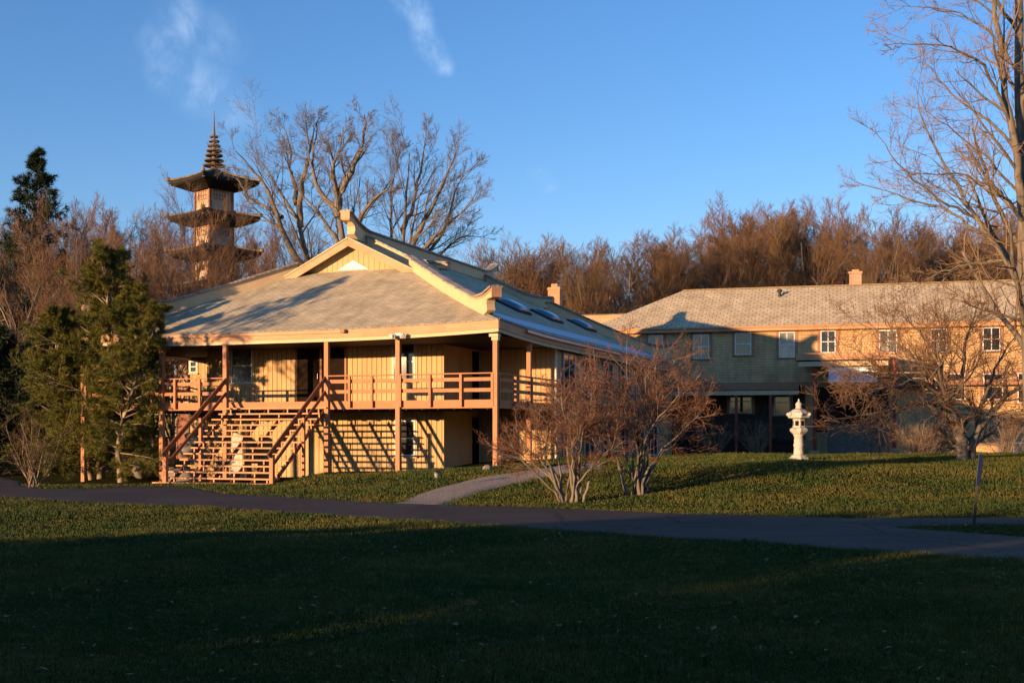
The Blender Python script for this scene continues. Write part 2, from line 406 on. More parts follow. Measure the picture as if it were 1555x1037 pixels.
nt.links.new(c, bs.inputs['Base Color']); bs.inputs['Roughness'].default_value = .9; bs.inputs['Specular IOR Level'].default_value = .12
bump(nt, bs, n1, .5, .01)
M['asphalt'] = m
V = []; Q = []
def strip(xs, lo, hi, nsub, jit=.05):
    b = len(V); xs = np.asarray(xs)
    for x in xs:
        a = float(ip(x, lo)) + jit * math.sin(x * 3.1) * math.cos(x * 1.27); c_ = float(ip(x, hi)) + jit * math.sin(x * 2.3 + 1) * math.cos(x * 1.9)
        for k in range(nsub + 1):
            y = a + (c_ - a) * k / nsub; V.append((x, y, hz(x, y) + (.028 if 0 < k < nsub else .004)))
    for i in range(len(xs) - 1):
        for k in range(nsub):
            p = b + i * (nsub + 1) + k; Q.append((p, p + nsub + 1, p + nsub + 2, p + 1))
strip(np.concatenate([np.arange(-60, -26, 2), np.arange(-26, 6.6, .25), [6.6]]), NEAR, FAR, 24)
xr = np.concatenate([np.arange(6.6, 26, .25), np.arange(26, 61, 2)])
strip(xr, ISL_T, FAR, 10, .03); strip(xr, NEAR, ISL_B, 16, .03)
drive = np_mesh('driveway', np.array(V), np.array(Q), None, M['asphalt'], None, True); tag(drive, kind='structure')

# ------------------------------------------------------------------ gravel path, draped on the lawn
m, nt, bs = new_mat('pea_gravel')
g = nd(nt, 'ShaderNodeNewGeometry')
vo = nd(nt, 'ShaderNodeTexVoronoi'); vo.inputs['Scale'].default_value = 26; nt.links.new(g.outputs['Position'], vo.inputs['Vector'])
c = ramp(nt, vo.outputs['Color'], [(.2, (.20, .15, .105)), (.8, (.44, .34, .25))])
nt.links.new(c, bs.inputs['Base Color']); bs.inputs['Roughness'].default_value = .95; bump(nt, bs, vo.outputs['Distance'], .9, .03)
M['gravel'] = m
PL = [(590, 766), (628, 753), (667, 740), (727, 725), (780, 717.5), (840, 709.5), (900, 703.5)]
PR = [(680, 769), (697, 760), (722, 750), (752, 741), (785, 733.5), (850, 720), (915, 712)]
pl = [ground_hit(*p) for p in PL]; pr = [ground_hit(*p) for p in PR]
PATH = []
V = []; Q = []
nn = 40
def lerp_poly(pts, t):
    t *= len(pts) - 1; i = min(int(t), len(pts) - 2); return pts[i].lerp(pts[i + 1], t - i)
for i in range(nn + 1):
    a = lerp_poly(pl, i / nn); b = lerp_poly(pr, i / nn); PATH.append((a.x, a.y, b.x, b.y))
    for k in range(9):
        p = a.lerp(b, k / 8); V.append((p.x, p.y, hz(p.x, p.y) + (.035 if 0 < k < 8 else .0)))
for i in range(nn):
    for k in range(8):
        p = i * 9 + k; Q.append((p, p + 1, p + 10, p + 9))
path = np_mesh('gravel_path', np.array(V), np.array(Q), None, M['gravel'], None, True); tag(path, kind='structure')

# ------------------------------------------------------------------ grass blades
def in_path(X, Y):
    r = np.zeros(len(X), bool)
    P = np.array(PATH)
    pm = (P[:, :2] + P[:, 2:]) / 2; pw = np.linalg.norm(P[:, :2] - P[:, 2:], axis=1) / 2 * .55
    for (x, y), h_ in zip(pm, pw): r |= (X - x) ** 2 + (Y - y) ** 2 < h_ * h_
    return r
NB = 820000
Y = 6.0 * (52 / 6.0) ** RNG.random(NB) ; X = (RNG.random(NB) * 2 - 1) * (.45 * Y + 1.5)
NM = 300000; Ym = 5 + 47 * RNG.random(NM) ** 1.3; Xm = np.where(RNG.random(NM) < .5, -1, 1) * (.45 * Ym + 1.5 + 9 * RNG.random(NM) ** 1.3); X = np.concatenate([X, Xm]); Y = np.concatenate([Y, Ym])
ok = ~on_road(X, Y, -.12) & ~in_path(X, Y)
# kept off: porch and house footprint, soil under the pine
hx_ = (X + 8.425) * .9354 + (Y - 42.983) * -.3536; hy_ = (X + 8.425) * .3536 + (Y - 42.983) * .9354
ok &= ~((np.abs(hx_) < 8.3) & (hy_ > .3)) & ~((np.abs(hx_) < 2.3) & (hy_ > -3.8) & (hy_ < .5))
ok &= ~((X < -10.8) & (Y > 40.5 + .25 * np.sin(X * 2)))
X = X[ok]; Y = Y[ok]; n = len(X)
Z = H(X, Y)
pn = np.sin(X * 1.1 + np.sin(Y * .9)) * np.cos(Y * .8 + np.sin(X * .7))       # patchiness
hh = (.026 + .0008 * Y) * (.6 + .8 * RNG.random(n)) * (1 + .5 * pn) * (1 + .35 * np.sin(X * 4.3 + np.sin(Y * 3.1) * 2) * np.sin(Y * 3.7 + X))
ww = (.0026 + .0004 * Y) * (.7 + .6 * RNG.random(n))
az = RNG.random(n) * 2 * PI; lean = RNG.random(n) * .9 * hh; la = RNG.random(n) * 2 * PI
dx, dy = np.cos(az) * ww, np.sin(az) * ww
V = np.empty((n, 3, 3)); V[:, 0] = np.stack([X - dx, Y - dy, Z - .005], 1); V[:, 1] = np.stack([X + dx, Y + dy, Z - .005], 1)
V[:, 2] = np.stack([X + np.cos(la) * lean, Y + np.sin(la) * lean, Z + hh], 1)
m, nt, bs = new_mat('grass_blades')
g = nd(nt, 'ShaderNodeNewGeometry'); n1 = noise(nt, g.outputs['Position'], .45, 6); n2 = noise(nt, g.outputs['Position'], 7, 4)
c = ramp(nt, n1, [(.44, (.028, .056, .008)), (.64, (.092, .086, .016))]); c = mix(nt, ramp(nt, n2, [(.54, (0, 0, 0)), (.72, (.8, .8, .8))]), c, (.21, .155, .06)); n3 = noise(nt, g.outputs['Position'], 55, 2); c = mix(nt, ramp(nt, n3, [(.60, (0, 0, 0)), (.70, (.75, .75, .75))]), c, (.27, .22, .12))
nt.links.new(c, bs.inputs['Base Color']); bs.inputs['Roughness'].default_value = .75; bs.inputs['Specular IOR Level'].default_value = .15
M['grass'] = m
grass = np_mesh('grass', V.reshape(-1, 3), None, np.arange(3 * n).reshape(-1, 3), m); tag(grass, 'short patchy lawn grass around the driveway', 'grass', kind='stuff')

# fallen leaves and straw on the lawn
nl = 900; Y = 6.5 * (46 / 6.5) ** RNG.random(nl); X = (RNG.random(nl) * 2 - 1) * (.45 * Y + 1); ok = ~on_road(X, Y, -.4); X = X[ok]; Y = Y[ok]
hx_ = (X + 8.425) * .9354 + (Y - 42.983) * -.3536; hy_ = (X + 8.425) * .3536 + (Y - 42.983) * .9354; ok = ~((np.abs(hx_) < 8.4) & (hy_ > -4)); X = X[ok]; Y = Y[ok]; nl = len(X)
a = RNG.random(nl) * 6.28; s_ = (.018 + .0009 * Y) * (.6 + .9 * RNG.random(nl)); z = H(X, Y) + .03 + .02 * RNG.random(nl)
V = np.empty((nl, 4, 3))
for k in range(4):
    t = a + k * PI / 2; r_ = s_ * (1 if k % 2 else .55); V[:, k] = np.stack([X + r_ * np.cos(t), Y + r_ * np.sin(t), z + RNG.normal(size=nl) * .3 * s_], 1)
lv_ = np_mesh('fallen_leaves', V.reshape(-1, 3), np.arange(4 * nl).reshape(-1, 4), None, m_noise('dry_leaves', (.10, .065, .03), (.22, .16, .08), 3, .9, bstr=0)); tag(lv_, 'dry fallen leaves scattered over the lawn', 'leaves', kind='stuff')
# ------------------------------------------------------------------ siding, windows
def siding(mb, p0, p1, nrm, z0, z1, pitch=.205, gw=.026, gd=.03):
    """vertical grooved boards from p0 to p1 (2-D), outward normal nrm (2-D)"""
    p0 = Vector(p0); p1 = Vector(p1); L = (p1 - p0).length; d = (p1 - p0) / L; nrm = Vector(nrm)
    prof = [(0, 0)]; x = pitch * .6
    while x < L - gw:
        prof += [(x, 0), (x + .002, -gd), (x + gw - .002, -gd), (x + gw, 0)]; x += pitch
    prof.append((L, 0))
    vs = []
    for a, b in prof:
        q = p0 + d * a + nrm * b; vs += [(q.x, q.y, z0), (q.x, q.y, z1)]
    return mb.add(vs, [(2 * i, 2 * i + 2, 2 * i + 3, 2 * i + 1) for i in range(len(prof) - 1)])

def window(parent, c, ang, w, h, trim, name='window', bars=(1, 1), glass='glass', tw=.12, sill=True, label=None, fw=.05):
    """c = centre on the wall face, ang = rotation so that local -y is outward"""
    root = MB().box(-w / 2, w / 2, -.022, -.012, -h / 2, h / 2).build(name, M[glass], parent, label=label)
    root.location = c; root.rotation_euler = (0, 0, ang)
    f = MB()
    f.box(-w / 2, -w / 2 + fw, -.055, 0, -h / 2, h / 2).box(w / 2 - fw, w / 2, -.055, 0, -h / 2, h / 2)
    f.box(-w / 2 + fw, w / 2 - fw, -.055, 0, h / 2 - fw, h / 2).box(-w / 2 + fw, w / 2 - fw, -.055, 0, -h / 2, -h / 2 + fw)
    for k in range(1, bars[0] + 1):
        x = -w / 2 + w * k / (bars[0] + 1); f.box(x - fw * .45, x + fw * .45, -.046, -.010, -h / 2 + fw, h / 2 - fw)
    for k in range(1, bars[1] + 1):
        z = -h / 2 + h * k / (bars[1] + 1); f.box(-w / 2 + fw, w / 2 - fw, -.050, -.010, z - fw * .45, z + fw * .45)
    f.build('frame', M['white'], root)
    if trim:
        t = MB()
        t.box(-w / 2 - tw, -w / 2, -.035, .01, -h / 2 - .02, h / 2 + tw).box(w / 2, w / 2 + tw, -.035, .01, -h / 2 - .02, h / 2 + tw)
        t.box(-w / 2, w / 2, -.035, .01, h / 2, h / 2 + tw)
        t.build('trim', M[trim], root)
    if sill:
        MB().box(-w / 2 - tw, w / 2 + tw, -.09, .01, -h / 2 - .08, -h / 2 - .02 if trim else -h / 2).build('sill', M[trim or 'white'], root, bevel=.006)
    return root

# ------------------------------------------------------------------ the timber house
A0 = math.atan(.378); HO = Vector((-8.425, 42.983, 0))
RX, RY = math.cos(A0), -math.sin(A0); DX, DY = math.sin(A0), math.cos(A0)
house = thing('timber_house', 'two storey cream timber house with orange veranda and sweeping grey hip and gable roof', 'house', HO, -A0)
def hx(u, p):
    k = (u - CX) / F; return (k * (HO.y + DY * p) - HO.x - DX * p) / (RX - k * RY)
def hyy(u, x):
    k = (u - CX) / F; return (k * (HO.y + RY * x) - HO.x - RX * x) / (DX - k * DY)
def hzz(v, x, p):
    return CAMZ + (HV - v) / F * (HO.y + RY * x + DY * p)
def hw(x, y):
    return HO.x + RX * x + DX * y, HO.y + RY * x + DY * y
def hg(x, y): return hz(*hw(x, y))

HW = 8.435; T = 26.4; P = 3.2; CW = 5.13; RB = 6.53; DECK = 2.78; EZ = 5.28; EO = .15; SL = .49; GY = 5.8
# walls
GZ = -.6; WT = 5.0
siding(MB(), (-CW, P), (CW, P), (0, -1), GZ, WT).build('wall', M['cream'], house, label='cream front wall of grooved vertical boards')
siding(MB(), (CW, P), (CW, RB), (1, 0), GZ, WT).build('wall', M['cream'], house)
siding(MB(), (-CW, RB), (-CW, P), (-1, 0), GZ, WT).build('wall', M['cream'], house)
mb = MB(); siding(mb, (CW, RB), (8.3, RB), (0, -1), GZ, WT); mb.build('wall', M['cream'], house)
mb = MB(); siding(mb, (-8.3, RB), (-CW, RB), (0, -1), GZ, WT); mb.build('wall', M['cream'], house)
mb = MB(); siding(mb, (8.3, RB), (8.3, 26), (1, 0), GZ, WT); mb.build('wall', M['cream'], house)
mb = MB(); siding(mb, (-8.3, 26), (-8.3, RB), (-1, 0), GZ, WT); siding(mb, (8.3, 26), (-8.3, 26), (0, 1), GZ, WT); mb.build('wall', M['cream'], house)
# veranda deck
mb = MB(); mb.box(-HW + .1, HW - .1, .06, P - .02, DECK - .12, DECK)
for sx in (-1, 1):
    a, b = sorted((sx * (CW + .02), sx * (HW - .1))); mb.box(a, b, P - .02, RB - .02, DECK - .12, DECK)
mb.build('deck', M['deckwood'], house)
mb = MB(); mb.box(-HW + .09, -2.0, 0, .055, DECK - .27, DECK + .01).box(2.0, HW - .09, 0, .055, DECK - .27, DECK + .01).box(-2.0, 2.0, .003, .058, DECK - .27, DECK - .19 + .2)
mb.build('deck_beam', M['rail'], house)
for sx in (-1, 1):
    a, b = sorted((sx * (HW - .08), sx * (HW - .025))); MB().box(a, b, .07, RB - .02, DECK - .27, DECK + .01).build('deck_beam', M['rail'], house)
# joists under the deck (seen from below)
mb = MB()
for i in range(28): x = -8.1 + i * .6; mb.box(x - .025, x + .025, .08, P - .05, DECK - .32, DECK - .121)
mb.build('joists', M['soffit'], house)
# posts
PX = [HW - s for s in (0, 3.58, 6.35, 10.52, 13.29, 16.87)]
for i, x in enumerate(PX):
    g = hg(x, 0) - .15
    o = MB().box(x - .083, x + .083, -.09, .075, g, 4.93).build('post', M['orange'], house, bevel=.008)
    if i in (0, 5):
        c = MB(); sx = 1 if i == 0 else -1
        c.box(x - .20, x + .13, -.13, .12, 4.86, 4.97).box(x - .12, x + .12, -.11, .10, 4.74, 4.86)
        c.build('capital', M['creamtrim'], o, bevel=.01)
for sx in (-1, 1):
    for y in (3.3,):
        x = sx * (HW - .02); MB().box(x - .08, x + .08, y - .08, y + .08, hg(x, y) - .15, 4.93).build('post', M['orange'], house, bevel=.008)
# railings
def railing(pts, balus):
    """pts: two local 2-D points; balus: fractions"""
    a, b = Vector((*pts[0], 0)), Vector((*pts[1], 0)); d = (b - a).normalized(); nrm = Vector((d.y, -d.x, 0))
    mb = MB()
    mb.beam(a + Vector((0, 0, 3.67)), b + Vector((0, 0, 3.67)), .15, .04)
    for z in (3.475, 3.115): mb.beam(a + Vector((0, 0, z)) - nrm * .0, b + Vector((0, 0, z)), .04, .125)
    r = mb.build('railing', M['rail'], house, bevel=.004)
    for t in balus:
        p = a.lerp(b, t) + nrm * .065
        MB().beam(p + Vector((0, 0, 2.56)), p + Vector((0, 0, 3.648)), .09, .09, (1, .01, 0)).build('baluster', M['rail'], r, bevel=.004)
def fr(u, a, b): return (hx(u, 0) - a) / (b - a)
railing(((2.085, 0), (HW, 0)), [fr(u, 2.085, HW) for u in (532, 566, 609, 654, 701)] + [.985])
railing(((-HW, 0), (-2.085, 0)), [.02, .17, .33, .5, .66, .83])
railing(((HW - .02, 0), (HW - .02, RB - .03)), [.03, .27, .52, .76])
railing(((-HW + .02, RB - .03), (-HW + .02, 0)), [.24, .48, .73])
# porch ceiling and eaves underside
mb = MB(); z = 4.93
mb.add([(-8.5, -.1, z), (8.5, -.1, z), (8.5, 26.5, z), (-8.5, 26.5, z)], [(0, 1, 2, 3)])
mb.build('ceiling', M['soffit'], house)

# ---- roof surfaces
XE = HW + EO; YE0, YE1 = -EO, T + EO
def upt(x, y):
    dx = XE - abs(x); dy = min(y - YE0, YE1 - y); d = math.hypot(dx, dy); t = max(0, 1 - d / 6.5); return .16 * t * t
def rz(x, y, side):
    k = (XE - abs(x)) if side else min(y - YE0, YE1 - y)
    return EZ + SL * k + upt(x, y) - .05 * math.sin(PI * min(1, k / 6))
def surf(rows, cols, fn):
    mb = MB(); V = []
    for i in range(rows + 1):
        for j in range(cols + 1): V.append(fn(i / rows, j / cols))
    Q = [(i * (cols + 1) + j, i * (cols + 1) + j + 1, (i + 1) * (cols + 1) + j + 1, (i + 1) * (cols + 1) + j) for i in range(rows) for j in range(cols)]
    return mb.add(V, Q)
KG = GY - YE0
SLF = math.sqrt(1 + SL * SL)
def uv_front(c): return (c.x, c.y * SLF)
def uv_side(c): return (c.y, c.x * SLF)
def front(i, j, far=False):
    k = i * (KG + .25); y = YE0 + k if not far else YE1 - k; w_ = XE - min(k, KG); x = -w_ + 2 * w_ * j; return (x, y, rz(x, y, False))
roof = surf(12, 60, lambda i, j: front(i, j)).build('roof', M['shingle'], house, uv=uv_front)
surf(8, 40, lambda i, j: front(i, j, True)).build('roof_slope', M['shingle'], roof, uv=uv_front)
GO = .38      # gable overhang
for sx in (-1, 1):
    def lo(i, j):
        k = i * KG; x = XE - k; y0, y1 = YE0 + k, YE1 - k; y = y0 + (y1 - y0) * j; return (sx * x, y, rz(x, y, True))
    def hi(i, j):
        k = KG + i * (XE - KG); x = XE - k; y = (GY - GO) + (T - 2 * (GY - GO)) * j; return (sx * x, y, rz(x, y, True) + .0)
    surf(12, 70, lo).build('roof_slope', M['shingle'], roof, uv=uv_side)
    mb = surf(6, 40, hi)
    # soffit thickness at the gable edge
    for ye in (GY - GO, T - GY + GO):
        vs = []
        for i in range(7):
            x, _, z = hi(i / 6, 0); vs += [(x, ye, z), (x, ye, z - .10)]
        mb.add(vs, [(2 * i, 2 * i + 2, 2 * i + 3, 2 * i + 1) for i in range(6)])
    mb.build('roof_slope', M['shingle'], roof, uv=uv_side)
# sky sheen along the right-hand eave, put into the colour of a strip
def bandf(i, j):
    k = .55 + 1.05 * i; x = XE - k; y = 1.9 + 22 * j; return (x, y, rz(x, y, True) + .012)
surf(3, 60, bandf).build('eave_sheen_band', M['sheen'], house, uv=uv_side)
# gable wall, vent, bargeboards
zb = rz(0, GY, False); za = EZ + SL * XE
for ye, s in ((GY, -1), (T - GY, 1)):
    mb = MB(); hwid = (za - zb) / SL - .05; n = 22; vs = []; fs = []
    for i in range(n):
        x0 = -hwid + 2 * hwid * i / n + .008; x1 = -hwid + 2 * hwid * (i + 1) / n - .008
        b = len(vs); vs += [(x0, ye, zb - .05), (x1, ye, zb - .05), (x1, ye, za - SL * abs(x1) - .06), (x0, ye, za - SL * abs(x0) - .06)]; fs.append((b, b + 1, b + 2, b + 3))
    b = len(vs); vs += [(-hwid, ye - s * .015, zb - .05), (hwid, ye - s * .015, zb - .05), (0, ye - s * .015, za - .06)]; fs.append((b, b + 1, b + 2))
    gw = mb.add(vs, fs).build('gable_wall', M['cream'], house)
    v_ = MB(); v_.prism([(-.72, zb + .03), (.72, zb + .03), (0, zb + .42)], lambda a, b_, t: (a, t, b_), ye + s * .002, ye + s * .035); v_.build('vent', M['white'], gw)
    for sx in (-1, 1):
        yb = ye + s * (GO + .03)
        mb = MB(); ft = (za - zb) / SL + .35
        poly = [(0, za - .06), (0, za - .36), (sx * ft, za - SL * ft - .36), (sx * ft, za - SL * ft - .06)]
        mb.prism(poly, lambda a, b_, t: (a, t, b_), yb - .03, yb + .03); mb.build('bargeboard', M['peach'], house, bevel=.008)
        mb = MB(); poly = [(0, za + .0), (0, za - .055), (sx * ft, za - SL * ft - .055), (sx * ft, za - SL * ft + .0)]
        mb.prism(poly, lambda a, b_, t: (a, t, b_), yb - .07, yb + .05); mb.build('bargeboard_cap', M['creamtrim'], house, bevel=.006)

# ---- ridges with curled ends
def ridge_profile(L, hb, hc, both=False, curl=1.9):
    """side profile (l, dz): l from the outer end; returns (top pts, outline extras)"""
    n = 16; top = []
    for i in range(n + 1):
        l = .04 + (curl - .04) * i / n; t = 1 - (l - .04) / (curl - .04); top.append((l, hb + (hc - hb) * t ** 1.9))
    return top
def ridge(parent, base, length, hb, hc, th, mat_side='creamtrim', both=False, nm='ridge', scale=1.0, mitre=0.0):
    """base(l) -> (point on the roof, lateral unit vector); l = 0 at the outer end"""
    top = ridge_profile(length, hb, hc); hcx = hc
    s_ = scale
    end = [(.02, hcx - .02), (.02, hcx - .34 * s_), (.30 * s_, hcx - .38 * s_), (.46 * s_, hcx - .52 * s_), (.50 * s_, hcx - .66 * s_), (.42 * s_, max(.02, hcx - .84 * s_)), (.52 * s_, -.03 + .12), (.78 * s_, -.06)]
    tp = list(top)
    if both:
        tp += [(length - l, z) for l, z in reversed(top)]
        outline = end + [(length - l, z) for l, z in reversed(end)] + list(reversed(tp))
    else:
        tp += [(length, hb)]; outline = end + [(length, -.06)] + list(reversed(tp))
    def fn(l, dz, t):
        p, lat = base(l); return (p[0] + lat[0] * t, p[1] + lat[1] * t, p[2] + dz)
    # subdivide bottom edge by following: build as side quads between bottom and top
    mb = MB()
    # body: polygon split in strips for a curved base
    ls = sorted(set([round(l, 4) for l, _ in tp if .8 * s_ <= l <= (length - .8 * s_ if both else length)] + [(.8 * s_) + i * .5 for i in range(int((length - (1.6 if both else .8) * s_) / .5) + 1)]))
    def ht(l): 
        a = np.array(tp); return float(np.interp(l, a[:, 0], a[:, 1]))
    for l0, l1 in zip(ls[:-1], ls[1:]):
        vs = []
        for l in (l0, l1):
            for t in (-th / 2, th / 2):
                vs += [fn(l, -.06, t), fn(l, ht(l), t)]
        mb.add(vs, [(0, 1, 5, 4), (2, 6, 7, 3), (1, 3, 7, 5), (0, 4, 6, 2)])
    def endpiece(rev):
        e = end + [(ls[0], -.06), (ls[0], ht(ls[0]))] + [(l, z) for l, z in reversed(tp) if l < ls[0] - .01 and l > .05]
        if rev: e = [(length - l, z) for l, z in e]
        n = len(e); vs = [fn(l, z, -th / 2) for l, z in e] + [fn(l, z, th / 2) for l, z in e]
        # fan from an interior point keeps the concave outline valid
        ci = (.62 * s_, hcx * .45); 
        if rev: ci = (length - ci[0], ci[1])
        vs += [fn(*ci, -th / 2), fn(*ci, th / 2)]
        fs = [(2 * n, i, (i + 1) % n) for i in range(n)] + [(2 * n + 1, n + (i + 1) % n, n + i) for i in range(n)] + [(i, n + i, n + (i + 1) % n, (i + 1) % n) for i in range(n)]
        mb.add(vs, fs)
    endpiece(False)
    if both: endpiece(True)
    r = mb.build(nm, M[mat_side], parent)
    # shingle cap
    cp = MB(); lc = [x for x, _ in tp]; lc = sorted(set([round(x, 3) for x in lc] + [i * .5 + 2 for i in range(int((length - 2) / .5)) if i * .5 + 2 < (length - 2 if both else length)]))
    w2 = th / 2 + .09; vs = []; fs = []
    for i, l in enumerate(lc):
        h = ht(l); l_ = l - (.05 if i == 0 else 0)
        vs += [fn(l_, h - .02, -w2), fn(l_, h + .05, -w2), fn(l_, h + .085, 0), fn(l_, h + .05, w2), fn(l_, h - .02, w2)]
    for i in range(len(lc) - 1):
        for k in range(5): fs.append((i * 5 + k, i * 5 + (k + 1) % 5, (i + 1) * 5 + (k + 1) % 5, (i + 1) * 5 + k))
    fs += [(0, 1, 2, 3, 4), tuple((len(lc) - 1) * 5 + k for k in range(5))]
    cp.add(vs, fs).build('ridge_cap', M['cap'], parent)
    # end block and a peach lip under the cap
    for rev in ((False, True) if both else (False,)):
        eb = MB()
        L_ = (lambda l: length - l) if rev else (lambda l: l)
        poly = [(-.03, hcx + .0), (-.03, hcx - .32 * s_), (.05, hcx - .32 * s_), (.05, hcx + .0)]
        e = [(L_(a), b) for a, b in poly]; vs = [fn(a, b, -th / 2 - .03) for a, b in e] + [fn(a, b, th / 2 + .03) for a, b in e]
        eb.add(vs, [(0, 1, 2, 3), (7, 6, 5, 4)] + [(i, 4 + i, 4 + (i + 1) % 4, (i + 1) % 4) for i in range(4)])
        for l0, l1 in zip(lc[:-1], lc[1:]):
            if not (l1 > length - 1.9 if rev else l0 < 1.9): continue
            vs = []
            for l in (l0, l1):
                for t in (-th / 2 - .025, th / 2 + .025): vs += [fn(l, ht(l) - .09, t), fn(l, ht(l) - .015, t)]
            eb.add(vs, [(0, 1, 5, 4), (2, 6, 7, 3), (1, 3, 7, 5), (0, 4, 6, 2)])
        eb.build('ridge_end', M['peach'], parent)
    return r
# main ridge
ridge(roof, lambda l: ((0, 5.15 + l, za), (1, 0)), T - 10.3, .42, .98, .34, both=True, nm='main_ridge')
# descending ridges by the gables
for y in (6.75, T - 6.75):
    for sx in (-1, 1):
        x1 = 3.75
        ridge(roof, lambda l, y=y, sx=sx: ((sx * (x1 - l), y, rz(x1 - l, y, True)), (0, 1)), x1 - .2, .30, .80, .30, nm='descending_ridge', scale=.75)
# hip ridges
for sx in (-1, 1):
    for near in (True, False):
        def hb(l, sx=sx, near=near):
            q = .12 + l * .70711; x = XE - q; y = YE0 + q if near else YE1 - q
            return (sx * x, y, rz(x, y, True)), (.70711, (-.70711 if (near == (sx > 0)) else .70711) * -1)
        ridge(roof, hb, (KG - .1) / .70711, .40, 1.02, .30, nm='hip_ridge')
# fascia boards (curved)
def fascia(fn, n, z0, z1, off, th, name, mt):
    mb = MB(); vs = []; fs = []
    for i in range(n + 1):
        x, y, nx, ny = fn(i / n); z = EZ + upt(x, y)
        for o in (off, off + th): vs += [(x + nx * o, y + ny * o, z + z0), (x + nx * o, y + ny * o, z + z1)]
    for i in range(n):
        b = i * 4; fs += [(b, b + 1, b + 5, b + 4), (b + 2, b + 6, b + 7, b + 3), (b + 1, b + 3, b + 7, b + 5), (b, b + 4, b + 6, b + 2)]
    fs += [(0, 2, 3, 1), (n * 4, n * 4 + 1, n * 4 + 3, n * 4 + 2)]
    return mb.add(vs, fs).build(name, M[mt], house)
fns = [lambda t: (-XE + 2 * XE * t, YE0, 0, -1), lambda t: (XE, YE0 + (YE1 - YE0) * t, 1, 0), lambda t: (-XE, YE1 - (YE1 - YE0) * t, -1, 0), lambda t: (XE - 2 * XE * t, YE1, 0, 1)]
for f_ in fns:
    fascia(f_, 40, -.30, -.012, -.04, .06, 'fascia', 'peach')
    fascia(f_, 40, -.415, -.301, -.06, .05, 'fascia_trim', 'creamtrim')
# thin drip edge
for f_ in fns[:2]: fascia(f_, 40, -.010, .022, -.05, .11, 'drip_edge', 'cap')
# gutter pieces on the fascia
fascia(lambda t: (-XE + .6 + (hx(521, -.2) + XE - .6) * t, YE0, 0, -1), 30, -.13, -.05, .021, .05, 'gutter', 'peach')
fascia(lambda t: (XE, 2.4 + 12 * t, 1, 0), 16, -.14, -.04, .021, .09, 'gutter', 'lightmetal')
# twin floodlight and junction box on the front fascia
x = hx(606, -.2); z = hzz(508, x, -.2)
o = MB().box(x - .13, x + .13, -.30, -.21, z - .05, z + .05).build('floodlight', M['white'], house, bevel=.02)
for s in (-1, 1):
    MB().lathe([(.03, 0), (.085, .03), (.095, .12), (.07, .14)], 12).build('lamp_head', M['white'], o, smooth=False).matrix_local = Matrix.Translation((x + s * .16, -.30, z - .02)) @ Matrix.Rotation(math.radians(125), 4, 'X') @ Matrix.Rotation(s * .5, 4, 'Y')
x = hx(521, -.2); z = hzz(503.5, x, -.2)
MB().box(x - .05, x + .12, -.33, -.21, z - .05, z + .07).build('junction_box', M['brown'], house, bevel=.015)

# ---- skylights on the right slope, chimney
nrm_a = math.atan(SL)
def skylight(u, v, w_=1.55, d_=1.05):
    # point on the right slope seen at (u, v)
    best = None
    for xi in np.arange(.3, 8.4, .03):
        y = hyy(u, xi); zz = hzz(v, xi, y)
        e = abs(zz - rz(xi, y, True))
        if best is None or e < best[0]: best = (e, xi, y, rz(xi, y, True))
    _, x, y, z = best
    # dome lofted from rounded rings
    mb = MB(); vs = []; fs = []; K = 8; N = 24
    for i in range(K):
        t = i / K; sc = math.cos(t * PI / 2) ** .55; hh = .22 * math.sin(t * PI / 2) + .07
        for j in range(N):
            a = 2 * PI * j / N; ca_, sa_ = math.cos(a), math.sin(a)
            q = (abs(ca_) ** 4 + abs(sa_) ** 4) ** -.25
            vs.append((d_ / 2 * ca_ * q * sc, w_ / 2 * sa_ * q * sc, hh))
    vs.append((0, 0, .30))
    for i in range(K - 1):
        for j in range(N): fs.append((i * N + j, i * N + (j + 1) % N, (i + 1) * N + (j + 1) % N, (i + 1) * N + j))
    fs += [((K - 1) * N + j, (K - 1) * N + (j + 1) % N, K * N) for j in range(N)]
    o = mb.add(vs, fs).build('skylight', M['frosty'], house, smooth=True)
    o.location = (x, y, z); o.rotation_euler = (0, nrm_a, 0)
    fr_ = MB(); a, b = d_ / 2 + .07, w_ / 2 + .07
    for x0, x1, y0, y1 in ((-a, a, -b, -b + .08), (-a, a, b - .08, b), (-a, -a + .08, -b + .08, b - .08), (a - .08, a, -b + .08, b - .08)): fr_.box(x0, x1, y0, y1, -.05, .10)
    fr_.build('frame', M['darkwood'], o, bevel=.01)
for u, v in ((779, 468), (830, 482), (883, 496)): skylight(u, v)
# ---- front windows and doors
def hwin(u0, u1, v0, v1, plane='front', **k):
    if plane == 'front': p = P
    else: p = RB
    x0, x1 = hx(u0, p), hx(u1, p); xm = (x0 + x1) / 2
    z1, z0 = hzz(v0, xm, p), hzz(v1, xm, p)
    return window(house, (xm, p - .001, (z0 + z1) / 2), 0, x1 - x0, z1 - z0, **k)
hwin(352, 384, 528, 583, trim='creamtrim', bars=(0, 1), glass='glasspale', tw=.09)
hwin(597, 631, 521, 578, trim='creamtrim', bars=(0, 1), tw=.09)
hwin(600, 631, 638, 692, trim='creamtrim', bars=(0, 1), tw=.09)
hwin(765, 785, 677, 690, plane='rec', trim=None, bars=(0, 0), sill=False)
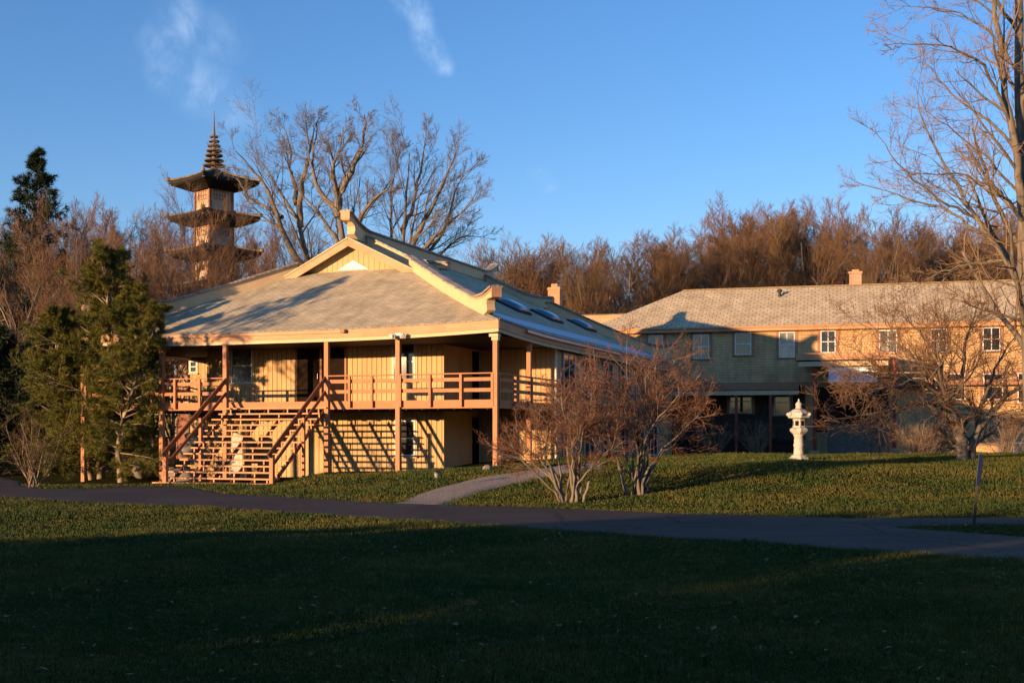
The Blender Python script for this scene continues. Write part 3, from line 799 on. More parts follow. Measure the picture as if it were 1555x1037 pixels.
# dark double door, upper floor, and a dark opening at the recess side
x0, x1 = hx(452, P), hx(524, P)
d = MB().box(x0, x1, P - .03, P - .008, DECK, 4.9).build('door', M['dark'], house)
t = MB(); t.box(x0 - .08, x0, P - .05, P + .01, DECK, 4.9).box(x1, x1 + .08, P - .05, P + .01, DECK, 4.9); t.box((x0 + x1) / 2 - .04, (x0 + x1) / 2 + .04, P - .045, P - .03, DECK, 4.9); t.build('door_frame', M['brown'], d)
MB().tube([((x0 + x1) / 2 - .12, P - .075, 3.75), ((x0 + x1) / 2 - .12, P - .075, 3.95)], .012).build('handle', M['lightmetal'], d)
for z0, z1 in ((DECK, 4.85), (hg(CW, 5.5) - .02, 2.3)):
    y0, y1 = hyy(717, CW), RB - .02
    MB().box(CW + .006, CW + .03, y0, y1, z0, z1).build('door', M['dark'], house)
# right-hand side windows: tall panes in dark frames
for i in range(6):
    y = 8.2 + i * 2.75
    window(house, (8.301, y, 4.05), PI / 2, 1.5, 1.5, 'brown', bars=(1, 0), tw=.1)
    window(house, (8.301, y, 1.35), PI / 2, 1.5, 1.5, 'brown', bars=(1, 0), tw=.1)
MB().box(8.301, 8.33, RB + .3, 25.8, 2.55, 2.80).build('belt_board', M['brown'], house)
# downpipe at the corner
x = 8.36; y = RB - .08
MB().tube([(x + .05, y - .1, 4.95), (x, y, 4.7), (x, y, hg(x, y))], .05, 8).build('downpipe', M['white'], house)
# left recess window
hwin(289, 300, 548, 566, plane='rec', trim='creamtrim', bars=(0, 1), tw=.06)

# ---- open staircase
SX = 2.085; NS = 14; RISE = DECK / NS; RUN = 3.6 / 13
st = MB()
st.box(-SX - .35, SX + .05, -3.78, -3.30, -.03, .045)
stair = st.build('staircase', M['tread'], house, bevel=.004)
for i in range(0, NS):
    z = i * RISE + .06 if i == 0 else i * RISE; y = -3.6 + (i - .5) * RUN
    off = .0 if i else .1
    if i == 0: continue
    lx = -SX - .02 - .05 * ((i * 7) % 3); rx = SX - .06 + .05 * ((i * 5) % 3)
    mb = MB().box(lx, rx, y - .02, y + .255, z - .05, z)
    for k in range(6):
        x = -SX + .12 + k * (2 * SX - .24) / 5 + (.16 if i % 2 else -.02) * (1 if k < 5 else -1)
        mb.box(x - .024, x + .024, y + .02, y + .06, z - RISE + (.05 if i == 1 else .001), z - .051)
    mb.build('tread', M['tread'], stair)
for k in range(6):
    x = -SX + .12 + k * (2 * SX - .24) / 5
    mb = MB()
    mb.beam((x, -3.45, -.06), (x, -.02, DECK - .36), .035, .15)
    mb.build('stringer', M['darkrail'], stair)
for sx in (-1, 1):
    x = sx * (SX - .02)
    n_ = MB().box(x - .07, x + .07, -3.62, -3.48, -.03, .98).build('newel_post', M['orange'], stair, bevel=.006)
    MB().beam((x - sx * .02, -3.75, .93), (x - sx * .02, -.02, 3.62), .055, .16).build('handrail', M['darkrail'], stair, bevel=.006)
    MB().beam((x - sx * .02, -3.45, .66), (x - sx * .02, -.02, 3.14), .05, .12).build('handrail', M['darkrail'], stair, bevel=.006)
    MB().box(x - .05, x + .05, -1.62, -1.52, -.0, 2.2).build('newel_post', M['orange'], stair, bevel=.005)
# low plank at the foot right of the stairs
MB().box(SX + .1, SX + 1.6, -.9, -.75, .18, .27).build('plank', M['tread'], house)
# ------------------------------------------------------------------ long shingled house
A1 = math.atan2(.258, .966); LO = Vector((19.5, 68.3, 0))
lhouse = thing('shingled_house', 'long two storey yellow shingled house with pale grey roof and orange trim', 'house', LO, -A1)
R2X, R2Y = math.cos(A1), -math.sin(A1); D2X, D2Y = math.sin(A1), math.cos(A1)
def lx(u, p):
    k = (u - CX) / F; return (k * (LO.y + D2Y * p) - LO.x - D2X * p) / (R2X - k * R2Y)
def lz(v, x, p): return CAMZ + (HV - v) / F * (LO.y + R2Y * x + D2Y * p)
LE = 7.92; LS = .535; LX0, LX1 = -15.6, 22.0; LYD = 10.4
mb = MB(); mb.box(LX0 + .4, LX1 - .4, .4, LYD - .4, -.3, LE - .05)
mb.build('wall', M['wallshingle'], lhouse)
# hip roof
mb = MB(); hd = LYD / 2; rzv = LE + LS * hd
v8 = [(LX0, 0, LE), (LX1, 0, LE), (LX1, LYD, LE), (LX0, LYD, LE), (LX0 + hd, hd, rzv), (LX1 - hd, hd, rzv)]
SLL = math.sqrt(1 + LS * LS)
lroof = MB().add(v8, [(0, 1, 5, 4), (2, 3, 4, 5), (1, 2, 5), (3, 0, 4)]).build('roof', M['shingle2'], lhouse, uv=lambda c: (c.x, c.y * SLL))
MB().beam((LX0 + hd, hd, rzv + .01), (LX1 - hd, hd, rzv + .01), .3, .05).build('ridge_cap', M['shingle2'], lroof)
# eave fascia + soffit
mb = MB(); mb.box(LX0, LX1, -.03, .0, LE - .26, LE - .012).box(LX0 - .03, LX0, -.03, LYD, LE - .26, LE - .012).box(LX0, LX1, .0, .42, LE - .30, LE - .262)
mb.build('fascia', M['peach'], lhouse)
MB().box(LX0, LX1, -.12, -.032, LE - .12, LE - .02).build('gutter', M['peach'], lhouse, bevel=.02)
# belt course
MB().box(LX0 + .39, LX1 - .39, .36, .40, 4.42, 4.66).build('belt_board', M['brown'], lhouse)
def lwin(u0, u1, v0, v1, p=.4, **k):
    x0, x1 = lx(u0, p), lx(u1, p); xm = (x0 + x1) / 2; z1, z0 = lz(v0, xm, p), lz(v1, xm, p)
    return window(lhouse, (xm, p - .002, (z0 + z1) / 2), 0, x1 - x0, z1 - z0, **k)
WN = dict(trim='brown', tw=.17, sill=True, fw=.055)
for (u0, u1, v0, v1, b) in ((985, 1007, 509, 541, (1, 1)), (1053, 1077, 508, 545, (1, 1)), (1116, 1141, 505, 539, (0, 1)), (1183, 1207, 504, 543, (1, 1)), (1246, 1269, 502, 536, (1, 1)), (1335, 1362, 501, 536, (1, 1)), (1413, 1438, 499, 535, (1, 1)), (1492, 1519, 497, 533, (1, 1)), (1562, 1590, 496, 533, (1, 1))):
    lwin(u0, u1, v0, v1, bars=b, glass='glasspale' if u0 in (1335, 1183) else 'glass', **WN)
for (u0, u1, v0, v1) in ((1108, 1142, 592, 627), (1175, 1200, 592, 630), (1438, 1466, 567, 607), (1493, 1523, 567, 607), (1545, 1577, 566, 612)):
    lwin(u0, u1, v0, v1, p=.343 if u0 < 1200 else .4, bars=(0, 1), **WN)
lwin(1519, 1560, 672, 688, bars=(1, 0), glass='glasspale', trim='creamtrim', tw=.1, sill=False, fw=.05)
# long veranda: flat roof edge on dark posts
vx0, vx1 = LX0 + .5, lx(1213, -1.8)
mb = MB(); mb.box(vx0, vx1, -1.8, .36, 4.36, 4.44)
vr = mb.build('veranda_roof', M['soffit'], lhouse)
MB().box(vx0, vx1, -1.84, -1.802, 4.14, 4.46).build('fascia', M['brown'], vr)
MB().box(vx0, vx1, -1.80, -1.74, 3.86, 4.10).build('fascia_trim', M['creamtrim'], vr)
for u in (1000, 1060, 1118, 1170):
    x = lx(u, -1.7); MB().box(x - .08, x + .08, -1.76, -1.6, 0, 4.36).build('column', M['red'], vr)
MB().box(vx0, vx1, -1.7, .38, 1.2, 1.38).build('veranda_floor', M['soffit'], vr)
MB().box(vx0, vx1, -1.6, -1.55, -.3, 1.2).build('shade_skirt', M['soffit'], vr)  # dark skirt added for the black shade below the veranda
MB().box(vx0, vx1 + .3, .345, .39, 1.38, 4.36).build('veranda_wall', M['darkwood'], lhouse)  # brown boards over the pale wall, darkened to deepen the veranda shade
mb = MB()
mb.box(vx0, vx1, -1.74, -1.69, 2.1, 2.18); mb.box(vx0, vx1, -1.74, -1.69, 1.5, 1.56)
mb.build('rail', M['darkwood'], vr)
# roof band over the right lower storey
mb = MB(); px1 = lx(1353, .36); mb.box(px1, LX1 - .4, -.25, .36, 4.36, 4.44).build('skirt_roof', M['brown'], lhouse)
# entrance porch
pf = -3.9
ex0, ex1 = lx(1209, pf), lx(1352, pf)
zt_, zm_, zb_ = lz(536.5, ex0, pf), lz(547, ex0, pf), lz(556.5, ex0, pf)
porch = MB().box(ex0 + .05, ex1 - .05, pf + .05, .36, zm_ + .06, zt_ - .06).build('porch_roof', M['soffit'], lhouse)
mb = MB(); mb.box(ex0, ex1, pf - .0, pf + .045, zm_, zt_).box(ex0, ex0 + .045, pf + .045, -1.86, zm_, zt_).box(ex1 - .045, ex1, pf + .045, .36, zm_, zt_); mb.build('fascia', M['peach'], porch)
mb = MB(); mb.box(ex0 + .1, ex1 - .1, pf + .10, pf + .16, zb_, zm_ - .08); mb.build('fascia_trim', M['creamtrim'], porch)
x0, x1 = lx(1259.5, pf + .2), lx(1331, pf + .2)
z1, z0 = lz(559, x0, pf + .2), lz(580, x0, pf + .2)
pm, nt, bs = new_mat('pale_glazed_panel')
n_ = noise(nt, coords(nt, 'Object', (1.2, 1, 3)), 1.4, 3)
nt.links.new(ramp(nt, n_, [(.42, (.46, .54, .64)), (.60, (.80, .82, .84))]), bs.inputs['Base Color']); bs.inputs['Roughness'].default_value = .25
M['panel'] = pm
pn_ = MB().box(x0, x1, pf + .18, pf + .22, z0, z1).build('sign_panel', pm, porch, label='blank pale blue panel hanging below the porch roof')
fr_ = MB(); fr_.box(x0 - .04, x0, pf + .16, pf + .24, z0 - .04, z1 + .04).box(x1, x1 + .04, pf + .16, pf + .24, z0 - .04, z1 + .04).box(x0, x1, pf + .16, pf + .24, z1, z1 + .04).box(x0, x1, pf + .16, pf + .24, z0 - .04, z0); fr_.build('frame', M['white'], pn_)
for u, pv in ((1237, 684), (1358.5, 681)):
    x = lx(u, pf + .35); ztp = lz(pv, x, pf + .35)
    c_ = MB().lathe([(.10, ztp), (.10, zb_), (.13, zb_), (.13, zm_ + .06)], 12, (x, pf + .35, 0)).build('column', M['red'], porch)
    MB().box(x - .30, x + .30, pf + .05, pf + .65, -.2, ztp).build('pedestal', M['chimpeach'], c_, bevel=.02)
# steps up to the porch
xs0, xs1 = lx(1256, pf), lx(1348, pf)
mb = MB()
for i in range(9):
    z1 = 2.2 - (8 - i) * .2; mb.box(xs0, xs1, pf - .9 + i * .36, pf - .9 + (i + 1) * .36 + (.0 if i < 8 else 1.2), -.3, z1)
steps = mb.build('steps', M['concrete'], porch)
for x, s in ((xs0 + .05, 1), (xs1 - .3, -1)):
    MB().beam((x, pf - 1.0, 1.45), (x, pf + 2.0, 3.1), .06, .10).build('handrail', M['concrete'], steps)
    mb = MB()
    for t in (0, .33, .66, 1): y = pf - .9 + t * 2.8; mb.box(x - .03, x + .03, y - .03, y + .03, .2 + t * 1.5, 1.5 + t * 1.55)
    mb.build('handrail_post', M['concrete'], steps)
mb = MB()
for i, (a, h) in enumerate(((0, .75), (.42, .6), (.84, .42), (1.2, .28))): mb.box(xs1 - .5 - a, xs1 - .1 - a, pf - 1.5, pf - 1.05, -.1, h + .25)
mb.build('step_block', M['concrete'], steps, bevel=.02)
# dark wall and door behind the porch
xd0, xd1 = lx(1240, .4), lx(1350, .4)
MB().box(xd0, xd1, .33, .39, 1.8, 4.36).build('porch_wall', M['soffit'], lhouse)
xd = (xd0 + xd1) / 2; dd = MB().box(xd - .9, xd + .9, .29, .328, 2.2, 4.3).build('door', M['dark'], lhouse)
MB().tube([(xd - .1, .25, 3.1), (xd - .1, .25, 3.3)], .015).build('handle', M['lightmetal'], dd)
# chimney, vent pipe
x = lx(1299, hd); zc = lz(412, x, hd)
c_ = MB().box(x - .36, x + .36, hd + .1, hd + .8, rzv - .6, zc - .12).build('chimney', M['brick'], lhouse)
MB().box(x - .42, x + .42, hd + .04, hd + .86, zc - .12, zc).build('cap', M['brick'], c_)
MB().box(x - .2, x + .2, hd + .25, hd + .65, zc, zc + .14).build('flue', M['chimpeach'], c_)
x = lx(1184, 3.9); zz = LE + LS * 3.9
c_ = MB().lathe([(.09, zz - .1), (.09, zz + .28), (.16, zz + .28), (.16, zz + .40), (.05, zz + .46)], 10, (x, 3.9, 0)).build('vent_pipe', M['black'], lhouse)

# ------------------------------------------------------------------ flat-roofed wing behind
fw_ = thing('flat_roofed_wing', 'low flat roofed wing with a peach parapet seen between the two houses', 'building', at(925, 660, 76).xy.to_3d(), -A1)
zf = 1.62 + (660 - 478) / F * 76; zf2 = 1.62 + (660 - 492) / F * 76
MB().box(-1.5, 1.5, .2, 7, 0, zf2 - .02).build('wall', M['cream'], fw_)
MB().box(-1.75, 1.6, 0, 7.2, zf2, zf).build('parapet', M['peach'], fw_, bevel=.02)
MB().box(-1.8, 1.65, -.05, 7.25, zf, zf + .05).build('coping', M['cap'], fw_)
q = at(843, 437, 80) - fw_.location; ca_, sa_ = math.cos(A1), math.sin(A1); qx, qy = q.x * ca_ - q.y * sa_, q.x * sa_ + q.y * ca_
MB().box(qx - .6, -1.52, 3.2, 6.8, 0, 4.6).build('wall', M['cream'], fw_)
c_ = MB().box(qx - .40, qx + .40, qy - .4, qy + .4, 4.0, q.z).build('chimney', M['chimpeach'], fw_, bevel=.01)
MB().box(qx - .22, qx + .20, qy - .2, qy + .2, q.z, q.z + .24).build('flue', M['chimpeach'], c_)
MB().box(qx - .44, qx + .44, qy - .44, qy + .44, q.z - .16, q.z - .06).build('collar', M['chimpeach'], c_)
w_ = window(fw_, (0, .199, 5.2), 0, 1.0, 1.3, 'brown')

# ------------------------------------------------------------------ pagoda
PY = 93.0; PXc = (325 - CX) / F * PY
pag = thing('pagoda', 'tall timber pagoda of stacked dark roofs and pale pink walls with a ringed spire', 'pagoda', (PXc, PY, 0), math.radians(45 + 1))
def pz(v, Y=PY): return CAMZ + (HV - v) / F * Y
S2 = math.sqrt(2)
levels = [(275, 1.36, 3.5), (329, 1.40, 3.58), (382, 1.46, 3.66), (435, 1.52, 3.8), (487, 1.58, 3.9), (538, 2.7, 5.0)]
for i, (ve, hdw, hdr) in enumerate(levels):
    ze = pz(ve); hw_ = hdw / S2 * 1.03; hr = hdr / S2
    # roof: concave square pyramid with lifted corners, thick eave
    def rp(s_, a, zoff=0.0):
        # s_: 0 centre -> 1 eave ; a: angle param around square 0..4
        k = int(a) % 4; t = a - int(a)
        cs = [(-1, -1), (1, -1), (1, 1), (-1, 1)]
        p0, p1 = cs[k], cs[(k + 1) % 4]; x = p0[0] + (p1[0] - p0[0]) * t; y = p0[1] + (p1[1] - p0[1]) * t
        lift = .13 * abs(2 * t - 1) ** 3 * s_ ** 3
        z = ze - .12 + (1 - s_) * (1.0 if i == 0 else .85) * (1 - .12 * s_) + lift + zoff
        return (x * hr * s_, y * hr * s_, z)
    N = 48; K = 7; vs = []; fs = []
    s0 = .02 if i == 0 else .3
    for r in range(K + 1):
        s_ = s0 + (1 - s0) * r / K
        for j in range(N): vs.append(rp(s_, 4 * j / N))
    for r in range(K):
        for j in range(N): fs.append((r * N + j, r * N + (j + 1) % N, (r + 1) * N + (j + 1) % N, (r + 1) * N + j))
    b = len(vs)
    for s_, zo in ((1, -.24), (.95, -.42), (.5, -.74)):
        for j in range(N):
            x, y, z = rp(s_, 4 * j / N, 0); z = ze - .12 + (z - (ze - .12)) * (1 if s_ > .9 else 0) + zo; vs.append((x, y, z))
    for r in range(3):
        o0 = (K * N) if r == 0 else b + (r - 1) * N; o1 = b + r * N
        for j in range(N): fs.append((o0 + j, o0 + (j + 1) % N, o1 + (j + 1) % N, o1 + j))
    pr_ = MB().add(vs, fs).build('roof', M['pagroof'], pag)
    # corner ridges with upturned knobs
    for k in range(4):
        mb = MB()
        pts = [Vector(rp(s_, k, .03)) for s_ in (s0, .4, .6, .8, .92, 1.0)]; mb.tube(pts, [.09, .09, .07, .08, .09, .10], 6)
        e = pts[-1]; d = Vector((e.x, e.y, 0)).normalized()
        mb.lathe([(.05, -.05), (.17, .02), (.17, .16), (.09, .28), (.02, .30)], 8, (e.x + d.x * .02, e.y + d.y * .02, e.z - .05))
        q = Vector(rp(.93, k, -.42)); mb.lathe([(.04, -.02), (.14, .03), (.15, .16), (.05, .24)], 8, (q.x, q.y, q.z - .0))
        mb.build('corner_ridge', M['pagedge'], pr_)
    mb = MB()
    for j in range(4):
        for t in np.linspace(.06, .94, 15):
            x, y, z = rp(.97, j + t); ang = math.atan2(y, x)
            nx, ny = ((0, -1), (1, 0), (0, 1), (-1, 0))[j]
            mb.beam((x, y, z - .22), (x - nx * hr * .5, y - ny * hr * .5, z - .50), .07, .08)
    mb.build('rafters', M['pagwood'], pr_)
    # storey walls
    zt0 = ze - .45; zb0 = (pz(levels[i + 1][0]) + .25) if i < 5 else -.5
    bd = MB().box(-hw_, hw_, -hw_, hw_, zb0, zt0).build('storey', M['pagwall'], pag)
    mb = MB()
    for sx in (-1, 1):
        for sy in (-1, 1): mb.box(sx * hw_ - .09, sx * hw_ + .09, sy * hw_ - .09, sy * hw_ + .09, zb0, zt0 + .1)
    mb.box(-hw_ - .06, hw_ + .06, -hw_ - .06, hw_ + .06, zt0 - .16, zt0 + .05); mb.box(-hw_ - .05, hw_ + .05, -hw_ - .05, hw_ + .05, zb0, zb0 + .12)
    for q in range(3): mb.box(-hw_ * (1.15 + .15 * q), hw_ * (1.15 + .15 * q), -hw_ * (1.15 + .15 * q), hw_ * (1.15 + .15 * q), zt0 + .05 + q * .09, zt0 + .12 + q * .09)
    if i == 5: mb.box(-hw_ - .05, hw_ + .05, -hw_ - .05, hw_ + .05, zb0, 3.9)
    mb.build('timber_frame', M['pagwood'], bd)
    for ang in (0, PI / 2, PI, -PI / 2):
        g_ = MB(); wh = hw_ * .62; z0 = zb0 + (zt0 - zb0) * .45; z1 = zt0 - .2
        if i == 5: z0, z1 = 4.75, zt0 - .25
        for q in range(6): x = -wh + 2 * wh * q / 5; g_.box(x - .02, x + .02, -hw_ - .03, -hw_ + .01, z0, z1)
        for q in range(4): z = z0 + (z1 - z0) * q / 3; g_.box(-wh - .02, wh + .02, -hw_ - .034, -hw_ + .01, z - .02, z + .02)
        o = g_.build('window_grid', M['pagwood'], bd); o.rotation_euler = (0, 0, ang)
# ringed spire
zb0 = pz(261)
sp_ = MB().lathe([(.42, zb0 - .5), (.42, zb0 + .12), (.30, zb0 + .2), (.20, zb0 + .4), (.13, pz(215)), (.09, pz(206)), (.10, pz(203)), (.06, pz(190)), (.02, pz(168))], 10).build('spire', M['bronze'], pag)
for k, v in enumerate((252, 244.5, 236.5, 229.5, 222, 215, 208)):
    r = .86 - .085 * k; z = pz(v)
    MB().lathe([(.12, z - .05), (r * .93, z - .06), (r, z - .0), (r * .96, z + .05), (.14, z + .09)], 24).build('ring', M['bronze'], sp_)
# ------------------------------------------------------------------ branch growth (vectorised)
def nrmz(a): return a / np.maximum(np.linalg.norm(a, axis=-1, keepdims=True), 1e-9)

def grow_paths(P0, D, L, K, wig, up, rng):
    """integrate N wandering paths of K points"""
    N = len(P0); out = np.empty((N, K, 3)); out[:, 0] = P0; d = nrmz(D)
    for k in range(1, K):
        d = nrmz(d + wig * rng.normal(size=(N, 3)) + np.array([0, 0, 1.0]) * up)
        out[:, k] = out[:, k - 1] + d * (L / (K - 1))[:, None]
    return out

def taper(r0, r1, K): return r0[:, None] + (r1 - r0)[:, None] * np.linspace(0, 1, K)[None]

def children(paths, rad, rng, n, t0, t1, ang, asd, ratio, K, wig, up, rfac=.6, rmin=.006, tfall=.55, flat=None, lenmin=.12):
    N, KP, _ = paths.shape
    t = (np.arange(n)[None] + rng.random((N, n))) / n; t = t0 + (t1 - t0) * t
    x = t * (KP - 1); i = np.minimum(x.astype(int), KP - 2); f = (x - i)[..., None]; ar = np.arange(N)[:, None]
    p = paths[ar, i] * (1 - f) + paths[ar, i + 1] * f
    tan = nrmz(paths[ar, i + 1] - paths[ar, i])
    pr = rad[ar, i] * (1 - f[..., 0]) + rad[ar, i + 1] * f[..., 0]
    plen = np.linalg.norm(np.diff(paths, axis=1), axis=-1).sum(1)[:, None]
    rv = nrmz(rng.normal(size=(N, n, 3)))
    if flat is not None: rv = nrmz(rv * np.array(flat))
    perp = nrmz(rv - (rv * tan).sum(-1, keepdims=True) * tan)
    a = np.radians(ang + asd * rng.normal(size=(N, n)))[..., None]
    d = tan * np.cos(a) + perp * np.sin(a)
    L = plen * (ratio[0] + (ratio[1] - ratio[0]) * rng.random((N, n))) * (1 - tfall * t)
    L = np.maximum(L, lenmin)
    P0, D, L, pr = p.reshape(-1, 3), d.reshape(-1, 3), L.ravel(), pr.ravel()
    c = grow_paths(P0, D, L, K, wig, up, rng)
    r0 = np.maximum(pr * rfac, rmin); r1 = np.maximum(r0 * .35, rmin * .7)
    return c, taper(r0, r1, K)

def tubes(paths, rad, S):
    N, K, _ = paths.shape
    tan = np.empty_like(paths); tan[:, 1:-1] = paths[:, 2:] - paths[:, :-2]; tan[:, 0] = paths[:, 1] - paths[:, 0]; tan[:, -1] = paths[:, -1] - paths[:, -2]
    tan = nrmz(tan); ref = np.where(np.abs(tan[..., 2:3]) > .95, np.array([1.0, 0, 0]), np.array([0, 0, 1.0]))
    a = nrmz(np.cross(tan, ref)); b = np.cross(tan, a)
    th = np.arange(S) * 2 * PI / S
    V = paths[:, :, None] + rad[:, :, None, None] * (np.cos(th)[None, None, :, None] * a[:, :, None] + np.sin(th)[None, None, :, None] * b[:, :, None])
    base = (np.arange(N) * K * S)[:, None, None] + (np.arange(K - 1) * S)[None, :, None]
    s = np.arange(S); s2 = (s + 1) % S
    Q = np.stack([base + s, base + s2, base + S + s2, base + S + s], -1).reshape(-1, 4)
    return V.reshape(-1, 3), Q

def join(parts):
    V = []; Q = []; o = 0
    for v, q in parts: V.append(v); Q.append(q + o); o += len(v)
    return np.concatenate(V), np.concatenate(Q)

def resample(pts, K):
    p = np.array([tuple(q) for q in pts], float); s = np.concatenate([[0], np.cumsum(np.linalg.norm(np.diff(p, axis=0), axis=1))])
    t = np.linspace(0, s[-1], K); r = np.stack([np.interp(t, s, p[:, k]) for k in range(3)], 1)
    # smooth once
    r[1:-1] = .25 * r[:-2] + .5 * r[1:-1] + .25 * r[2:]
    return r

def limb_set(limbs, K=14, jit=.0, rng=RNG):
    P = []; R = []
    for pts, r0, r1 in limbs:
        q = resample(pts, K)
        if jit: q[1:] += rng.normal(size=q[1:].shape) * jit
        P.append(q); R.append(np.linspace(r0 ** .8, r1 ** .8, K) ** 1.25)
    return np.array(P), np.array(R)

def pxl(Y, pts):
    """limb joints given by where they stand: (across, height, dy) measured at distance Y"""
    return [at(p[0], p[1], Y + (p[2] if len(p) > 2 else 0)) for p in pts]

def tree_object(name, label, cat, loc, trunk, crown, mt, mc, group=None, smooth=True, parts=('trunk', 'crown')):
    o = thing(name, label, cat, loc, 0, group); L = np.array(loc)
    v, q = trunk; np_mesh(parts[0], v - L, q, None, mt, o, True)
    v, q = crown; np_mesh(parts[1], v - L, q, None, mc, o, False)
    return o

# ------------------------------------------------------------------ generic leafless wood tree (grown at the origin)
def wood_tree(seed, h, spread, limbs=11, vase=.5, twigs=(10, 6, 5), r=.16, lean=.06, rmin=.009, low=.1):
    rng = np.random.default_rng(seed)
    tr = grow_paths(np.zeros((1, 3)), np.array([[lean * rng.normal(), lean * rng.normal(), 1]]), np.array([h * .80]), 12, .04, .05, rng)
    tr[:, 0, 2] = -.4
    rr = taper(np.array([r]), np.array([r * .2]), 12)
    ang = math.degrees(math.atan(spread * .62 / (h * .55)))
    l1, r1 = children(tr, rr, rng, limbs, low, .95, ang + 12, 10, (.60, .85), 9, .06, .04 + .05 * vase, .55, .016, .72)
    l2, r2 = children(l1, r1, rng, twigs[0], .15, 1.0, 30, 9, (.30, .5), 7, .07, .06, .55, rmin * 1.4, .45)
    l3, r3 = children(l2, r2, rng, twigs[1], .1, 1.0, 32, 10, (.45, .75), 5, .09, .06, .6, rmin, .4)
    l4, r4 = children(l3, r3, rng, twigs[2], .1, 1.0, 34, 12, (.45, .8), 3, .10, .05, .6, rmin * .8, .35)
    trunk = join([tubes(tr, rr, 8), tubes(l1, r1, 5)]); crown = join([tubes(l2, r2, 4), tubes(l3, r3, 3), tubes(l4, r4, 3)])
    return trunk, crown

# ------------------------------------------------------------------ needle trees
def needles(paths, rng, per, ln, wd, spread=.9, t0=.2):
    N, K, _ = paths.shape; n = N * per
    i = rng.integers(0, N, n); x = (t0 + (1 - t0) * rng.random(n)) * (K - 1); k = np.minimum(x.astype(int), K - 2); f = (x - k)[:, None]
    p = paths[i, k] * (1 - f) + paths[i, k + 1] * f; tan = nrmz(paths[i, k + 1] - paths[i, k])
    d = nrmz(tan * .75 + spread * nrmz(rng.normal(size=(n, 3)))); L = ln * (.6 + .7 * rng.random(n))[:, None]
    s = nrmz(np.cross(d, rng.normal(size=(n, 3)))) * wd
    V = np.stack([p - s, p + s, p + d * L], 1)
    return V.reshape(-1, 3), np.arange(3 * n).reshape(-1, 3)

def conifer(seed, h, rad, nb, n2, n3, per, ln, wd, base=.12, droop=-.02, top_pow=.9, r=.14, ang=78, mid=.0, lean=(0, 0)):
    rng = np.random.default_rng(seed)
    tr = grow_paths(np.zeros((1, 3)), np.array([[lean[0], lean[1], 1]]), np.array([h]), 14, .02, .03, rng); tr[:, 0, 2] = -.3
    rr = taper(np.array([r]), np.array([.012]), 14)
    t = base + (1 - base) * (np.arange(nb) + rng.random(nb)) / nb
    x = t * 13; i = np.minimum(x.astype(int), 12); f = (x - i)[:, None]; p = tr[0, i] * (1 - f) + tr[0, i + 1] * f
    az = np.arange(nb) * 2.399 + rng.normal(size=nb) * .4
    a = np.radians(ang - 34 * t + rng.normal(size=nb) * 7)
    d = np.stack([np.sin(a) * np.cos(az), np.sin(a) * np.sin(az), np.cos(a)], 1)
    tt = (t - base) / (1 - base); prof = (1 - tt) ** top_pow * (1 - mid * (1 - tt) ** 3)
    L = np.maximum(rad * prof * (.65 + .5 * rng.random(nb)), .18)
    b1 = grow_paths(p, d, L, 7, .07, .05 + droop, rng); q1 = taper(np.interp(t, [0, 1], [r * .35, .012]), np.full(nb, .006), 7)
    b2, q2 = children(b1, q1, rng, n2, .22, 1.0, 48, 12, (.3, .5), 5, .10, .05, .5, .006, .35, (1, 1, .45))
    b3, q3 = children(b2, q2, rng, n3, .2, 1.0, 45, 14, (.35, .6), 3, .10, .05, .5, .004, .2)
    nv, ntr = needles(np.concatenate([b3]), rng, per, ln, wd)
    n2v, n2t = needles(b2, rng, max(2, per), ln, wd); 
    return join([tubes(tr, rr, 8), tubes(b1, q1, 4), tubes(b2, q2, 3)]), (np.concatenate([nv, n2v]), np.concatenate([ntr, n2t + len(nv)]))

def place_conifer(name, label, loc, data, mt, mn, group=None):
    o = thing(name, label, 'tree', loc, 0, group); (tv, tq), (nv, nt_) = data
    np_mesh('trunk', tv, tq, None, mt, o, True); np_mesh('crown', nv, None, nt_, mn, o); return o

